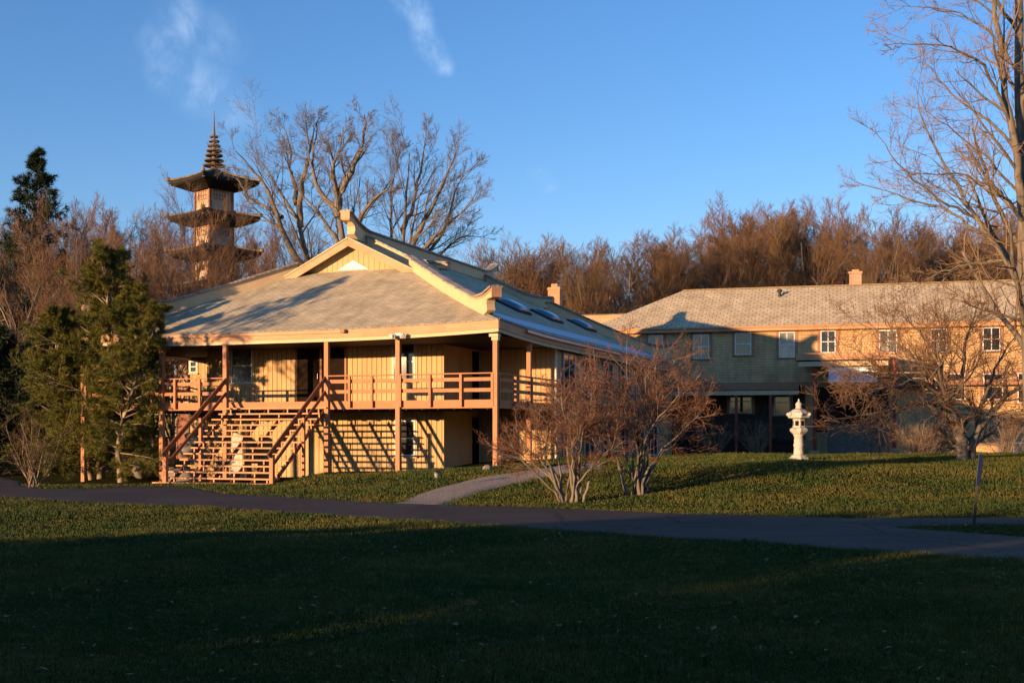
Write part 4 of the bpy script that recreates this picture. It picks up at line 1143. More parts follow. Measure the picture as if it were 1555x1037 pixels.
# ================================================================== trees of the place
# -- yellow-green pines at the left corner of the veranda
def pine_tree(label, base, stems, rads, nbs, seed, per=(56, 40), t0=.07):
    rng = np.random.default_rng(seed); b1s = []; q1s = []
    sp_, sr = limb_set([(pts, r0, .02) for pts, r0 in stems], 14, .02)
    for k in range(len(stems)): sp_[k, 0, 2] = hz(sp_[k, 0, 0], sp_[k, 0, 1]) - .2
    for k, (nb, rad) in enumerate(zip(nbs, rads)):
        t = t0 + (.98 - t0) * (np.arange(nb) + rng.random(nb)) / nb; x = t * 13; i = np.minimum(x.astype(int), 12); f = (x - i)[:, None]
        p = sp_[k, i] * (1 - f) + sp_[k, i + 1] * f; az = np.arange(nb) * 2.399 + rng.normal(size=nb) * .4
        a = np.radians(80 - 42 * t + rng.normal(size=nb) * 9); d = np.stack([np.sin(a) * np.cos(az), np.sin(a) * np.sin(az), np.cos(a)], 1)
        L = rad * (1 - .80 * t ** 1.5) * (.5 + .65 * rng.random(nb)) * np.clip(.95 + t, 0, 1)
        b1s.append(grow_paths(p, d, L, 7, .09, -.01, rng)); q1s.append(taper(np.full(nb, .035), np.full(nb, .008), 7))
    b1 = np.concatenate(b1s); q1 = np.concatenate(q1s)
    b2, q2 = children(b1, q1, rng, 7, .2, 1.0, 46, 12, (.32, .58), 5, .10, .04, .5, .006, .35)
    b3, q3 = children(b2, q2, rng, 5, .2, 1.0, 42, 14, (.45, .75), 4, .09, .06, .5, .004, .2)
    n1v, n1t = needles(b3, rng, per[0], .15, .0062, .8, .0); n2v, n2t = needles(b2, rng, per[1], .165, .0072, .85, .3)
    o = thing('pine_tree', label, 'tree', base)
    tv, tq = join([tubes(sp_, sr, 9), tubes(b1, q1, 4), tubes(b2, q2, 3)])
    np_mesh('trunk', tv - np.array(base), tq, None, M['barkpale'], o, True)
    np_mesh('crown', np.concatenate([n1v, n2v]) - np.array(base), None, np.concatenate([n1t, n2t + len(n1v)]), M['pine'], o)
MYP = 47.7
pb = at(146, 660, MYP); pb.z = hz(pb.x, pb.y)
pine_tree('tall bushy yellow green pine by the left end of the veranda', pb,
  [(pxl(MYP, [(152, 720), (154, 690), (160, 620, -.9), (164, 520, -1.9), (163, 440, -2.4), (163, 388, -2.4)]), .17),
   (pxl(MYP, [(140, 720, -.1), (132, 690, -.4), (100, 620, -1.0), (82, 555, -1.8), (92, 480, -2.2)]), .12),
   (pxl(MYP, [(146, 720, .1), (160, 650, -1.2), (196, 570, -2.2), (212, 500, -2.5), (216, 440, -2.6)]), .10)], (3.2, 2.4, 2.1), (96, 64, 50), 5, (56, 38), .045)
FYP = 44.7
pb = at(184, 660, FYP); pb.z = hz(pb.x, pb.y)
pine_tree('smaller leaning pine in front of the veranda rail left of the stairs', pb,
  [(pxl(FYP, [(184, 728), (178, 700), (184, 650, -.2), (205, 580, -.3), (226, 520, -.4), (246, 468, -.4)]), .12)], (1.75,), (52,), 15, (46, 34), .06)

# -- tall dark spruce at the left edge and darker ones below it
sY = 70.0
p = at(40, 660, sY); zt = at(40, 233, sY).z
sd = conifer(21, zt + .6, 5.6, 88, 8, 4, 10, .30, .022, .10, -.02, .8, .2)
place_conifer('spruce_tree', 'tall dark spruce standing above the bare red trees at the far left', (p.x, sY, -.5), sd, M['darkwood'], M['spruce'])
dk = [(-40, 60, 14.5, 'dark evergreen half cut off by the left edge of the picture', 31), (30, 64, 8.5, 'low dark evergreen under the tall spruce', 32), (92, 62, 7.5, 'low dark evergreen just left of the yellow green pine', 33), (150, 66, 7.6, 'dark evergreen hidden behind the yellow green pine', 34), (-5, 55, 6.5, 'small dark evergreen beside the driveway bend', 35), (62, 57.5, 6.0, 'small dark evergreen behind the bare shrub at the driveway bend', 36)]
for u, Y, h, lab, sd_ in dk:
    p = at(u, 660, Y)
    place_conifer('evergreen_tree', lab, (p.x, Y, hz(p.x, Y)), conifer(sd_, h, 3.0, 60, 7, 3, 12, .34, .03, .02, -.03, .6, .15), M['darkwood'], M['spruce'], 'dark evergreens left of the timber house')

# -- big leafless trees rising behind the timber house
def hero(name, label, Y, limbs, base, lv, mt, mc, rmin=.012, jit=.05, shrink=1.0, seed=1, K=14, cat='tree', parts=('trunk', 'crown'), group=None, S=8):
    rng = np.random.default_rng(seed)
    LB = []
    for pts, r0, r1 in limbs:
        q = pxl(Y, pts); LB.append(([q[0].lerp(p_, 1 - (1 - shrink) * i / (len(q) - 1)) for i, p_ in enumerate(q)], r0, r1))
    P, R = limb_set(LB, K, jit, rng)
    tr = [tubes(P, R, S)]; cr = []; cp, crd = P, R; 
    for k, (n, t0, ang, asd, ratio, KK, wig, up, rf, tf) in enumerate(lv):
        cp, crd = children(cp, crd, rng, n, t0, 1.0, ang, asd, ratio, KK, wig, up, rf, rmin * (1.6, 1.15, 1, .85, .8)[k], tf)
        (tr if (k == 0) else cr).append(tubes(cp, crd, (5, 4, 3, 3, 3)[k]))
    return tree_object(name, label, cat, base, join(tr), join(cr), mt, mc, group, parts=parts)
LV_BIG = [(8, .30, 36, 9, (.30, .55), 10, .07, .05, .42, .62), (6, .25, 36, 11, (.40, .7), 8, .09, .03, .5, .45), (5, .2, 38, 12, (.45, .75), 5, .10, .02, .6, .4), (4, .15, 40, 13, (.5, .8), 4, .11, .01, .6, .35)]
b = at(540, 660, 74)
hero('bare_tree', 'leafless forked tree directly behind the curled front end of the main roof ridge', 74,
     [([(545, 640), (535, 430), (517, 370), (513, 310), (516, 280), (500, 215, 1), (497, 152, 2)], .45, .05),
      ([(514, 330), (517, 285), (540, 255, -1), (555, 205, -2), (561, 148, -2)], .30, .03),
      ([(527, 395), (535, 350, -1), (560, 305, -2), (600, 265, -3)], .26, .04),
      ([(515, 320), (480, 290, 1), (468, 240, 2), (478, 165, 3)], .20, .03),
      ([(525, 385), (500, 350, 2), (465, 300, 3), (430, 265, 4)], .2, .03),
      ([(513, 300), (503, 255, -1), (520, 215, -2), (525, 175, -2)], .16, .03)], (b.x, 74, 0), LV_BIG, M['bark'], M['twiggrey'], .0078, .06, .86, 3)
b = at(470, 660, 78)
hero('bare_tree', 'leafless tree with two swaying trunks between the pagoda and the main roof', 78,
     [([(490, 650), (478, 420), (462, 370), (450, 310), (428, 265, 1), (400, 225, 1), (372, 178, 2)], .40, .03),
      ([(456, 345), (456, 280, -1), (470, 225, -2), (487, 155, -2)], .24, .03),
      ([(484, 440), (455, 400, -1), (425, 345, -1), (405, 285, -2), (368, 230, -2), (340, 200, -3)], .30, .03),
      ([(450, 310), (440, 250, 2), (440, 210, 2), (425, 175, 2)], .18, .03),
      ([(428, 330), (395, 310, 2), (372, 300, 3), (350, 260, 3)], .16, .03)], (b.x, 78, 0), LV_BIG, M['bark'], M['twiggrey'], .0078, .06, .88, 4)
b = at(607, 660, 76)
LV_FINE = [(9, .18, 30, 8, (.30, .55), 10, .05, .05, .42, .6), (7, .2, 30, 9, (.40, .7), 8, .07, .04, .5, .45), (5, .15, 32, 10, (.45, .75), 5, .08, .03, .6, .4), (4, .15, 34, 11, (.5, .8), 4, .09, .02, .6, .35)]
hero('bare_tree', 'wide fan shaped leafless tree rising behind the right half of the main roof', 76,
     [([(607, 650), (606, 420), (611, 350), (617, 290), (622, 220, 1), (626, 160, 1)], .32, .03),
      ([(607, 430), (622, 380, -1), (648, 330, -1), (668, 285, -2), (690, 240, -2), (712, 190, -3)], .28, .02),
      ([(608, 420), (650, 370, -1), (700, 320, -2), (745, 270, -3)], .22, .02),
      ([(607, 440), (665, 385, 1), (715, 350, 2), (752, 345, 2)], .18, .02),
      ([(611, 350), (630, 310, 2), (640, 260, 2), (658, 170, 3)], .18, .02),
      ([(609, 410), (590, 340, 1), (592, 270, 2), (610, 180, 3)], .14, .02),
      ([(612, 420), (680, 350, 0), (700, 270, -1), (735, 225, -1)], .16, .02)], (b.x, 76, 0), LV_FINE, M['bark'], M['twiggrey'], .0072, .05, .85, 5)

# -- tall leafless tree at the right edge
b = (15.7, 36.5, hz(15.7, 36.5))
LV_R = [(11, .14, 42, 11, (.24, .46), 10, .07, .04, .42, .5), (7, .15, 40, 12, (.40, .7), 7, .09, .03, .5, .45), (5, .15, 42, 14, (.45, .8), 5, .10, .02, .6, .4)]
hero('bare_tree', 'tall leafless tree reaching up out of the top right corner', 36.5,
     [([(1572, 710), (1566, 560), (1558, 420), (1553, 300), (1550, 180), (1548, 60), (1545, -120)], .30, .10),
      ([(1553, 330), (1545, 250, -.4), (1527, 150, -.6), (1515, 60, -.8), (1505, -80, -1)], .14, .06),
      ([(1566, 490), (1550, 424, .3), (1515, 378, .5), (1480, 330, .6), (1440, 255, .8), (1405, 190, 1), (1385, 130, 1)], .105, .015),
      ([(1480, 330, .6), (1430, 305, .2), (1370, 260, -.2), (1318, 190, -.4)], .05, .010),
      ([(1500, 360, .6), (1440, 320, 1.2), (1370, 300, 1.5), (1290, 275, 1.8)], .05, .010),
      ([(1556, 340), (1520, 290, -.8), (1455, 262, -1.2), (1385, 262, -1.5)], .06, .012),
      ([(1552, 240), (1510, 190, .8), (1450, 150, 1.2), (1400, 90, 1.6)], .06, .012),
      ([(1535, 190, -.5), (1490, 90, -1.4), (1420, 60, -1.8), (1335, 66, -2)], .06, .010),
      ([(1550, 120), (1500, 40, 1.0), (1430, 10, 1.4), (1350, 5, 1.6)], .05, .010),
      ([(1553, 300), (1500, 240, 1.4), (1440, 190, 2), (1390, 160, 2.4)], .05, .010),
      ([(1545, 50), (1490, -30, -.5), (1420, -50, -1), (1340, -60, -1)], .06, .012),
      ([(1530, 395, .4), (1470, 400, 1.0), (1410, 420, 1.4), (1370, 440, 1.6)], .04, .010),
      ([(1552, 210), (1590, 120, -1), (1640, 20, -1)], .08, .02)], b, LV_R, M['bark'], M['twigpale'], .0052, .03, .97, 6)

# -- spreading apple tree in front of the shingled house
g = ground_hit(1464, 703); aY = g.y + 2.0
LV_A = [(13, .12, 46, 13, (.30, .55), 10, .10, .02, .4, .4), (8, .12, 42, 13, (.4, .7), 7, .11, .02, .5, .4), (6, .10, 42, 14, (.5, .85), 4, .12, .02, .6, .35)]
hero('apple_tree', 'wide spreading leafless apple tree with a leaning trunk on the lawn crest', aY,
     [([(1464, 712), (1460, 670), (1450, 632), (1440, 612)], .21, .16),
      ([(1474, 712), (1480, 668, .3), (1502, 630, .5), (1535, 590, .7), (1580, 560, 1)], .14, .05),
      ([(1441, 616), (1420, 590), (1370, 572, -.6), (1320, 562, -1), (1268, 566, -1.4)], .12, .018),
      ([(1441, 613), (1432, 560, .3), (1405, 510, .6), (1365, 468, 1)], .10, .015),
      ([(1444, 618), (1462, 570, -.4), (1468, 510, -.8), (1490, 445, -1)], .10, .015),
      ([(1446, 628), (1410, 606, -.8), (1350, 622, -1.4), (1290, 632, -1.8), (1238, 640, -2)], .09, .014),
      ([(1481, 665, .3), (1492, 605, .6), (1520, 540, 1), (1550, 490, 1.2)], .09, .015),
      ([(1441, 612), (1395, 545, .8), (1340, 505, 1.4), (1290, 480, 1.8)], .08, .014),
      ([(1440, 612), (1400, 575, -1), (1330, 590, -2), (1275, 605, -2.6)], .07, .014),
      ([(1502, 630, .5), (1540, 625, -.5), (1590, 630, -1)], .07, .014),
      ([(1443, 616), (1430, 580, -1), (1420, 520, -1.8), (1440, 460, -2)], .07, .014)], (g.x, aY, hz(g.x, aY)), LV_A, M['bark'], M['twigred'], .006, .03, .93, 7)

# -- two many stemmed shrubs by the driveway
LV_S = [(9, .40, 38, 12, (.26, .46), 8, .12, .02, .48, .45), (8, .15, 42, 14, (.42, .7), 6, .14, .01, .5, .4), (4, .12, 44, 15, (.5, .8), 4, .15, .01, .6, .35)]
def shrub(label, u, v, tips, seed, r0=.04, kink=24, lv=LV_S, mc='shrubtwig'):
    g = ground_hit(u, v); rs = np.random.default_rng(seed); limbs = []
    for (tu, tv_, dy, r) in tips:
        du, dv = tu - u, tv_ - v; b0 = u + rs.normal() * 9
        r *= .78; limbs.append(([(b0, v + 6, dy * .02), (b0 + du * .14 + rs.normal() * 4, v + dv * .22, dy * .1), (b0 + du * .36 + rs.normal() * kink * .4, v + dv * .5, dy * .4), (u + du * .68 + rs.normal() * kink * .6, v + dv * .78, dy * .7), (tu, tv_, dy)], r, .010))
    return hero('shrub', label, g.y, limbs, (g.x, g.y, g.z), lv, M['bark'], M[mc], .0046, .02, .86, seed, 12, 'shrub', ('stems', 'twigs'), None, 7)
shrub('red twigged bare shrub close to the driveway edge with stems fanning from one foot', 868, 763,
      [(735, 668, -.5, .04), (770, 630, .8, .05), (795, 590, -.4, .05), (826, 565, .6, .06), (850, 555, -.6, .055), (880, 560, .5, .055), (905, 575, -.5, .05), (930, 600, .4, .05), (948, 640, -.6, .045), (812, 610, 1.2, .045), (860, 600, -1.2, .045), (905, 620, 1.1, .04), (895, 690, 0, .04), (760, 655, 1, .04), (842, 580, 1.4, .045)], 41)
shrub('taller pale stemmed bare shrub behind the red one on the lawn', 972, 751,
      [(858, 560, -.6, .055), (885, 520, .7, .06), (915, 555, -.8, .05), (950, 480, .3, .06), (985, 520, -.6, .06), (1005, 505, .8, .06), (1035, 510, -.3, .065), (1075, 540, .5, .06), (1095, 580, -.6, .05), (1080, 610, .9, .05), (1000, 560, 1.3, .05), (930, 590, -1.3, .05), (965, 550, 1.2, .05), (1045, 570, -1.2, .05), (890, 640, .5, .045)], 42)

# -- bare shrubs against the shingled house and at the driveway bend
def small_shrub(label, x, y, h, w_, seed, n=14, group=None, mc='twigpale'):
    rs = np.random.default_rng(seed); z = hz(x, y)
    D = np.stack([rs.normal(size=n) * w_ / h * .6, rs.normal(size=n) * w_ / h * .6, np.ones(n)], 1)
    s = grow_paths(np.array([[x, y, z - .05]]) + rs.normal(size=(n, 3)) * np.array([.12, .12, 0]), D, h * (.7 + .4 * rs.random(n)), 9, .10, .05, rs); r = taper(np.full(n, .022), np.full(n, .007), 9)
    c1, q1 = children(s, r, rs, 8, .2, 1, 35, 12, (.3, .5), 5, .13, .06, .6, .006, .4); c2, q2 = children(c1, q1, rs, 6, .15, 1, 40, 14, (.4, .65), 3, .15, .04, .6, .005, .3)
    return tree_object('shrub', label, 'shrub', (x, y, z), tubes(s, r, 5), join([tubes(c1, q1, 3), tubes(c2, q2, 3)]), M['apple'], M[mc], group, parts=('stems', 'twigs'))
for k, (u, Y, h, w_, lab) in enumerate(((1392, 58, 2.0, 1.2, 'bare shrub just right of the red porch column'), (1412, 59, 2.4, 1.1, 'upright bare shrub between the porch and the apple tree trunk'), (1436, 60, 2.2, 1.3, 'bare shrub behind the foot of the apple tree'), (1528, 60, 2.6, .9, 'thin bare shrub before the basement window'), (1150, 60, 1.8, 1.6, 'bare shrub in the dark bay left of the stone lantern'), (1085, 60, 1.8, 1.6, 'bare shrub in the dark bay right of the pale stemmed shrub'))):
    p = at(u, 660, Y); small_shrub(lab, p.x, Y, h, w_, 60 + k)
p = ground_hit(50, 741); small_shrub('bare shrub on the grass point where the driveway bends', p.x, p.y, 2.2, 1.7, 71, 12, None, 'twigdark')

# -- red brown thicket trees at the left, in front of the pagoda
RED = [(118, 66, 262, 5.2, 'rounded red twigged bare tree left of the pagoda'), (188, 63, 296, 5.0, 'red twigged bare tree between the rounded one and the pagoda'), (30, 60, 345, 4.6, 'red twigged bare tree below the tall spruce'), (232, 70, 285, 4.4, 'slender bare tree close to the left eaves of the pagoda'), (286, 74, 236, 4.0, 'thin upright bare tree in front of the lower pagoda roofs'), (352, 76, 330, 3.6, 'bare tree covering the right half of the pagoda'), (80, 72, 300, 5, 'bare tree behind the low evergreens at the left'), (322, 68, 345, 3.4, 'short bare tree before the pagoda wall'), (-30, 58, 330, 4.5, 'bare tree cut off by the left edge of the picture'), (150, 58, 345, 4.2, 'red twigged bare tree behind the top of the yellow green pine'), (395, 84, 360, 4.2, 'bare tree just right of the pagoda above the left hip of the roof'), (262, 62, 360, 3.6, 'low bare tree where the left roof hip meets the thicket')]
for k, (u, Y, v, sp0, lab) in enumerate(RED):
    p = at(u, v, Y); g = hz(p.x, Y); h = p.z - g
    tk, cw = wood_tree(100 + k, h * .99, sp0 * 1.35, 14, .4, (10, 6, 5), .12, .06, .008, .10)
    o = thing('bare_tree', lab, 'tree', (p.x, Y, g), 0, 'red brown thicket trees around the pagoda')
    np_mesh('trunk', *tk, None, M['bark'], o, True); np_mesh('crown', *cw, None, M['twigred'], o)
# white leaning branch tree at the far left edge
g = ground_hit(84, 728)
hero('bare_tree', 'pale leaning bare sapling in front of the dark evergreens at the left edge', g.y + 4,
     [([(100, 735), (72, 590), (40, 560), (8, 480, .3), (-20, 430, .5)], .07, .02), ([(45, 563), (10, 566, -.4), (-40, 560, -.6)], .04, .012), ([(60, 578), (20, 590, .4), (-20, 596, .6)], .03, .01)],
     (g.x, g.y + 4, hz(g.x, g.y + 4)), LV_S[:2], M['barkpale'], M['twigpale'], .008, .02, 1.0, 81)

# -- far trees behind the shingled house: named crowns in front, a mass behind
vars_ = [wood_tree(200 + k, 16.0, (6.5, 8, 5.5, 7.5, 6)[k], 15, .5, (11, 7, 6), .15, .05, .0072, (.12, .2, .08, .15, .25)[k]) for k in range(5)]
me_t = []; me_c = []
for tk, cw in vars_:
    a = np_mesh('trunk', *tk, None, M['bark'], None, True); c_ = np_mesh('crown', *cw, None, M['twigred']); me_t.append(a.data); me_c.append(c_.data)
    bpy.data.objects.remove(a); bpy.data.objects.remove(c_)
me_c2 = [m_.copy() for m_ in me_c]
for m_ in me_c2: m_.materials[0] = M['twig']
SKYL = [(690, 400), (730, 385), (765, 362), (795, 366), (830, 378), (865, 368), (900, 372), (935, 352), (960, 356), (1000, 366), (1035, 345), (1070, 335), (1110, 308), (1150, 318), (1190, 308), (1225, 312), (1260, 292), (1300, 312), (1345, 335), (1395, 345), (1440, 332), (1490, 322), (1540, 312), (1600, 320), (1660, 330)]
FRONT = [(760, 362, 'bare tree right of the far end of the main roof ridge'), (800, 368, 'bare tree above the far curled ridge end'), (845, 376, 'bare tree straight behind the peach chimney'), (890, 370, 'dark brown bare tree a little right of the peach chimney'), (938, 352, 'tall bare tree above the peach parapet wing'), (982, 366, 'bare tree over the sloping left end of the pale roof'), (1028, 345, 'red brown bare tree above the left end of the pale roof ridge'), (1075, 330, 'bare tree on the left shoulder of the highest brown crowns'), (1122, 306, 'high rounded bare tree above the left part of the pale roof'), (1180, 308, 'high bare tree directly above the black vent pipe'), (1232, 308, 'bare tree left of the tallest crown by the brick chimney'), (1265, 290, 'tallest bare tree above the pale roof left of the brick chimney'), (1310, 318, 'bare tree behind the brick chimney'), (1365, 338, 'bare tree in the dip of the tree line right of the brick chimney'), (1425, 334, 'bare tree seen through the long limb of the tall right tree'), (1485, 322, 'bare tree near the right edge behind the tall tree crown'), (1540, 312, 'bare tree at the right edge behind the tall trunk')]
rs = np.random.default_rng(9)
for k, (u, v, lab) in enumerate(FRONT):
    Y = 104 + rs.random() * 6; p = at(u, v, Y); s = (p.z + .3) / 15.2
    o = thing('bare_tree', lab, 'tree', (p.x, Y, 0), rs.random() * 6.28, 'brown trees in the far tree line'); sx_ = s * (1.05 + .3 * rs.random()); o.scale = (sx_, sx_, s)
    vi = k % 5
    for nm, me in (('trunk', me_t[vi]), ('crown', (me_c if k % 3 else me_c2)[vi])):
        c_ = link(bpy.data.objects.new(nm, me)); c_.parent = o
# the mass behind: one object
VV = []; QQ = []; off = 0
for r_, (Yr, dv, n_) in enumerate(((114, 6, 17), (124, 14, 18))):
    for k in range(n_):
        u = 660 + (k + rs.random()) * 1010 / n_; v = float(ip(u, SKYL)) + dv + rs.normal() * 6; Y = Yr + rs.normal() * 2; p = at(u, v, Y); s = (p.z + .3) / 15.2
        tk, cw = vars_[rs.integers(0, 5)]; a = rs.random() * 6.28; R = np.array([[math.cos(a), -math.sin(a), 0], [math.sin(a), math.cos(a), 0], [0, 0, 1]]) * np.array([s * 1.15, s * 1.15, s])[:, None]
        for v_, q_ in (tk, cw): VV.append(v_ @ R.T + np.array([p.x, Y, 0])); QQ.append(q_ + off); off += len(v_)
woods = np_mesh('distant_woods', np.concatenate(VV), np.concatenate(QQ), None, M['twigred']); tag(woods, 'mass of leafless brown woods behind the named crowns of the tree line', 'woods', kind='stuff')
VV = []; QQ = []; off = 0
for k in range(16):
    u = -90 + k * 36 + rs.normal() * 10; v = 330 + rs.normal() * 20 + 20 * (u > 150); Y = 100 + rs.random() * 12; p = at(u, v, Y); s = (p.z + .3) / 15.2
    tk, cw = vars_[rs.integers(0, 5)]; a = rs.random() * 6.28; R = np.array([[math.cos(a), -math.sin(a), 0], [math.sin(a), math.cos(a), 0], [0, 0, 1]]) * np.array([s * .85, s * .85, s])[:, None]
    for v_, q_ in (tk, cw): VV.append(v_ @ R.T + np.array([p.x, Y, 0])); QQ.append(q_ + off); off += len(v_)
woods2 = np_mesh('distant_woods', np.concatenate(VV), np.concatenate(QQ), None, M['twigred']); tag(woods2, 'mass of leafless woods behind the pagoda and the red thicket', 'woods', kind='stuff')

# -- evergreens behind the photographer: they stand between the low sun and the lawn
def sunpos(n_, a_): # n across the sun, a along it
    sa, ca_ = math.sin(SUN_AZ), math.cos(SUN_AZ)
    return a_ * sa + n_ * ca_, a_ * ca_ - n_ * sa
shade = conifer(51, 7.0, 2.6, 60, 6, 3, 10, .40, .07, .01, -.02, .45, .15)
proto = None
TE = math.tan(SUN_EL)
AEND = [(-18.6, 4), (-18, 7), (-16.5, 13), (-15.2, 17), (-10, 22), (0, 22), (8, 22)]
SH = []
for k, n_ in enumerate([-18.2, -16.9, -15.4, -13.4, -11.4, -9.3, -7.1, -4.9, -2.7, -.4, 1.9, 4.4, 7.0, -14.4, -10.2, -6, -1.5, 3.2]):
    a_ = (-25 if k % 2 else -26) if k < 13 else -30
    SH.append((n_, a_, (float(ip(n_, AEND)) - a_ - .8) * TE * (1 if k < 13 else .97)))
for k, (n_, a_, h) in enumerate(SH):
    x, y = sunpos(n_, a_)
    if proto is None: o = proto = place_conifer('screen_evergreen', 'evergreen in the screen of trees behind the photographer', (x, y, 0), shade, M['darkwood'], M['spruce'], 'screen of evergreens behind the photographer')
    else: o = copy_tree(proto)
    s = h / 6.9; o.location = (x, y, hz(x, y)); o.scale = (1.0, 1.0, s); o.rotation_euler = (0, 0, k * 1.3)
# unseen dark woods added round the lawn to block sky fill, low towards the sun
lw = [conifer(300 + k, 20, 5.0, 40, 5, 3, 6, .9, .075, .06, -.02, .7, .25) for k in range(3)]
VV = []; TT = []; off = 0; rs = np.random.default_rng(77)
for azd in np.arange(52, 318, 2.6):
    dsun = abs((azd - 229 + 180) % 360 - 180); D = 72 + rs.random() * 14
    if azd > 270: D = 62 + rs.random() * 12
    h = min(20 + rs.normal() * 2, (D - 4) * TE * (.80 if dsun < 32 else .8 + (dsun - 32) * .35)); a = math.radians(azd); x, y = D * math.sin(a), D * math.cos(a)
    nn_ = x * math.cos(SUN_AZ) - y * math.sin(SUN_AZ)
    if -105 < nn_ < 14 and (x * math.sin(SUN_AZ) + y * math.cos(SUN_AZ)) < 20: h = min(h, 4.6)
    s = h / 20; sx = max(s, .75); _, (v_, t_) = lw[rs.integers(0, 3)]
    VV.append(v_ * np.array([sx, sx, s]) + np.array([x, y, hz(x, y)])); TT.append(t_ + off); off += len(v_)
w3 = np_mesh('sky_blocking_woods', np.concatenate(VV), None, np.concatenate(TT), M['spruce']); tag(w3, 'added unseen evergreen woods around the lawn that hold back sky light', 'woods', kind='stuff')
# tall pine out of the frame at the left; its shadow lies on the roof
sp2 = conifer(52, 9.6, 2.4, 34, 7, 4, 14, .16, .010, .52, .0, .8, .15)
OFFP = at(492, 433, 47.2)
x, y = OFFP.x - 18.5 * math.sin(SUN_AZ), OFFP.y - 18.5 * math.cos(SUN_AZ)
place_conifer('pine_tree', 'tall pine beyond the left edge of the picture that shades the roof', (x, y, hz(x, y)), sp2, M['barkpale'], M['pine'])
# ------------------------------------------------------------------ stone lantern
g = ground_hit(1213, 698)
lan = thing('stone_lantern', 'pale granite garden lantern standing on the lawn before the dark porch', 'lantern', (g.x, g.y, hz(g.x, g.y)), .5)
k6 = 6; K = g.y / F           # metres per unit of height
def lp(prof, name, n=6, par=lan, rot=.0, sm=False, bv=.012):
    return MB().lathe(prof, n, rot=rot).build(name, M['stone'], par, smooth=sm, bevel=bv)
lp([(.40, -.1), (.41, .06), (.37, .10), (.33, .11), (.30, .18), (.24, .20)], 'base')
lp([(.215, .20), (.20, .28), (.185, .52), (.205, .55), (.205, .64), (.185, .67), (.18, .95), (.215, .99), (.215, 1.03)], 'shaft', 20, sm=True, bv=0)
lp([(.22, 1.03), (.27, 1.06), (.36, 1.16), (.37, 1.25), (.33, 1.28), (.27, 1.31)], 'platform')
bx = lp([(.255, 1.31), (.245, 1.66)], 'light_box')
mb = MB()
for k in range(0, 6):
    a = PI / 6 + k * PI / 3; c, s = math.cos(a), math.sin(a); r = .25 * math.cos(PI / 6)
    d = Vector((c, s, 0)); t = Vector((-s, c, 0)); q = d * (r - .012)
    vs = [q + t * sx * .075 + Vector((0, 0, z)) for sx, z in ((-1, 1.38), (1, 1.38), (1, 1.58), (-1, 1.58))]; vs += [v_ + d * .016 for v_ in vs]
    mb.add(vs, [(4, 5, 6, 7), (0, 1, 5, 4), (1, 2, 6, 5), (2, 3, 7, 6), (3, 0, 4, 7)])
mb.build('openings', M['dark'], bx)
lp([(.26, 1.66), (.42, 1.69), (.445, 1.72), (.445, 1.89), (.40, 1.93), (.24, 2.04), (.13, 2.07)], 'cap')
mb = MB()
for k in range(6):
    a = k * PI / 3; mb.lathe([(.02, -.03), (.07, .0), (.075, .07), (.03, .12)], 8, (.43 * math.cos(a), .43 * math.sin(a), 1.80))
mb.build('cap_scrolls', M['stone'], lan)
lp([(.10, 2.06), (.13, 2.09), (.14, 2.13), (.09, 2.16), (.13, 2.19), (.135, 2.26), (.08, 2.33), (.035, 2.37), (.025, 2.46), (.0, 2.48)], 'finial', 14, sm=True, bv=0)
lan.scale = (.82, .82, .80)

# ------------------------------------------------------------------ leaning driveway marker
g = ground_hit(1478, 801); tp = at(1489, 690, g.y)
mk = thing('driveway_marker', 'leaning dark driveway marker stake with a navy blue upper half', 'marker post', (g.x, g.y, g.z))
d = tp - g; L = d.length; dn = d.normalized()
MB().beam((0, 0, -.05), tuple(dn * L * .60), .05, .022, (0, 1, .01)).build('stake', M['darkwood'], mk, bevel=.004)
MB().beam(tuple(dn * L * .58 + Vector((0, -.016, 0))), tuple(dn * L + Vector((0, -.016, 0))), .078, .02, (0, 1, .01)).build('reflector_strip', M['navy'], mk, bevel=.004)

# ------------------------------------------------------------------ path lights
proto = None
for u, v, lab in ((663, 741, 'small black path light beside the gravel path'), (760, 711, 'small path light at the foot of the right corner post')):
    g = ground_hit(u, v)
    if proto is None:
        o = proto = thing('path_light', lab, 'garden light', g, 0, 'garden path lights')
        MB().tube([(0, 0, -.05), (0, 0, .30)], .014, 8).build('stem', M['black'], o)
        MB().lathe([(.05, .28), (.06, .31), (.075, .40), (.05, .42)], 12).build('lamp_head', M['lightmetal'], o)
        MB().lathe([(.11, .415), (.105, .44), (.05, .475), (.01, .48)], 14).build('hood', M['black'], o)
    else:
        o = copy_tree(proto); o['label'] = lab
    o.location = g

# ------------------------------------------------------------------ boulders
def boulder(label, loc, sx, sy, sz, seed, group=None):
    import bmesh
    bm = bmesh.new(); bmesh.ops.create_icosphere(bm, subdivisions=3, radius=1); rs = np.random.default_rng(seed); f = rs.normal(size=(5, 3)) * 1.6; ph = rs.random(5) * 6
    for v_ in bm.verts:
        c = np.array(v_.co); r = 1 + .24 * sum(math.sin(f[i] @ c + ph[i]) for i in range(5)) / 2.2
        c = np.sign(c) * np.abs(c) ** .8; r += .10 * math.sin(f[0] @ c * 2.3 + 1) * math.sin(f[1] @ c * 2.7); v_.co = Vector(c * r * np.array([sx, sy, sz]))
    me = bpy.data.meshes.new('boulder'); bm.to_mesh(me); bm.free(); me.materials.append(M['boulder'])
    me.polygons.foreach_set('use_smooth', [True] * len(me.polygons))
    o = link(bpy.data.objects.new('boulder', me)); o.location = loc; o.rotation_euler = (0, 0, seed); return tag(o, label, 'rock', group)
def hl(x, y, z): a, b = hw(x, y); return (a, b, z)
GRP = 'field stones stacked beside the staircase'
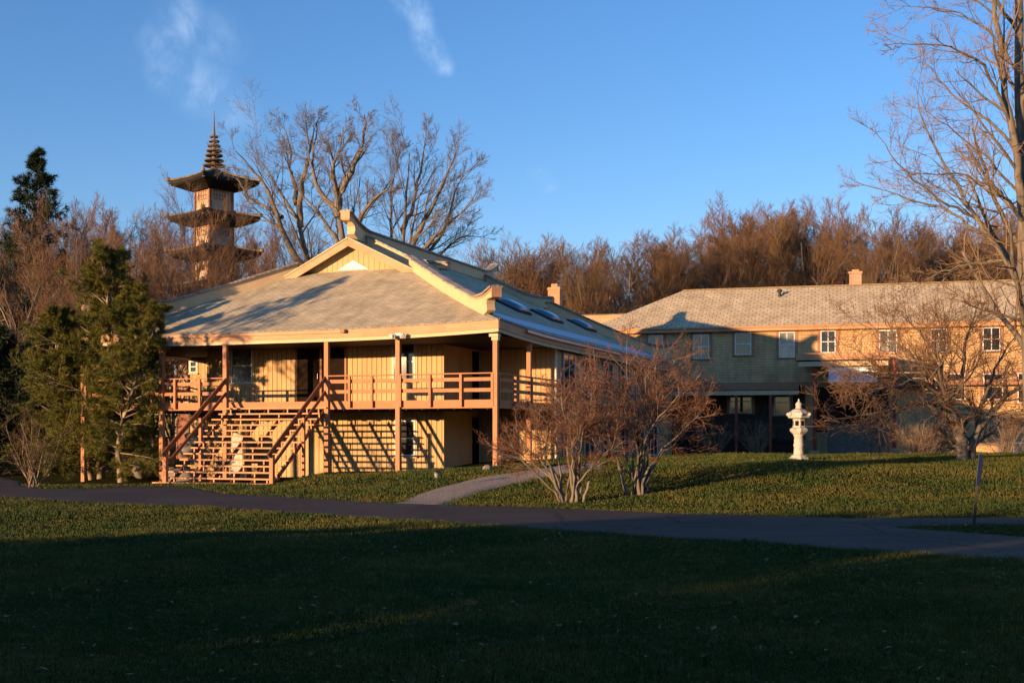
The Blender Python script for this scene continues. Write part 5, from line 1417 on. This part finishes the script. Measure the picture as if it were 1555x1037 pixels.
for k, (u, v, y, sx, sz, lab) in enumerate(((276, 716, -.2, .42, .26, 'lowest wide field stone left of the stairs'), (292, 702, .3, .36, .28, 'round field stone behind the left newel post'), (283, 683, .7, .34, .26, 'field stone in the middle of the stack left of the stairs'), (296, 668, 1.1, .30, .24, 'topmost field stone left of the stairs'), (226, 690, 2.2, .40, .30, 'rough field stone between two left veranda posts'), (212, 715, 1.6, .5, .28, 'low field stone behind the pine trunks'), (262, 714, 1.0, .45, .34, 'field stone behind the tall post left of the stairs'))):
    x = hx(u, y); z = hzz(v, x, y)
    if k in (0, 1, 4, 5, 6): z = hg(x, y) + sz * .55
    boulder(lab, hl(x, y, z), sx, .36, sz, 3 + k, GRP)
    # rough footing so nothing hovers
bank = MB()
g = ground_hit(740, 713); boulder('single brown stone on the grass by the right corner post', (g.x, g.y, g.z + .05), .16, .14, .12, 20)
# tall pale stone slab seen through the stairs
x = hx(362, 2.2)
st_ = MB().add(*(lambda p: (p, [(0, 1, 2, 3), (4, 7, 6, 5), (0, 4, 5, 1), (1, 5, 6, 2), (2, 6, 7, 3), (3, 7, 4, 0)]))([(x - .34, 2.0, -.3), (x + .36, 2.0, -.3), (x + .30, 2.35, -.3), (x - .30, 2.35, -.3), (x - .22, 2.05, 1.75), (x + .30, 2.05, 1.6), (x + .26, 2.3, 1.6), (x - .2, 2.3, 1.72)])).build('standing_stone', M['stone'], None, bevel=.04)
st_.location = HO; st_.rotation_euler = (0, 0, -A0); tag(st_, 'tall pale stone slab standing behind the open stairs', 'stone')
# bin and post at the driveway bend
g = ground_hit(72, 722)
po = thing('utility_post', 'short dark utility post with a pale foot beside the driveway bend', 'post', g)
MB().box(-.12, .12, -.12, .12, -.1, .5).build('foot', M['concrete'], po); MB().box(-.15, .15, -.15, .15, .5, 1.5).build('cabinet', M['black'], po, bevel=.02); MB().box(-.05, .05, -.05, .05, 1.5, 2.3).build('pole', M['darkwood'], po)

SC.view_settings.view_transform = 'Standard'; SC.view_settings.look = 'None'; SC.view_settings.exposure = 0.8; SC.view_settings.gamma = 1.0
SC.cycles.max_bounces = 6; SC.cycles.diffuse_bounces = 1; SC.cycles.glossy_bounces = 3
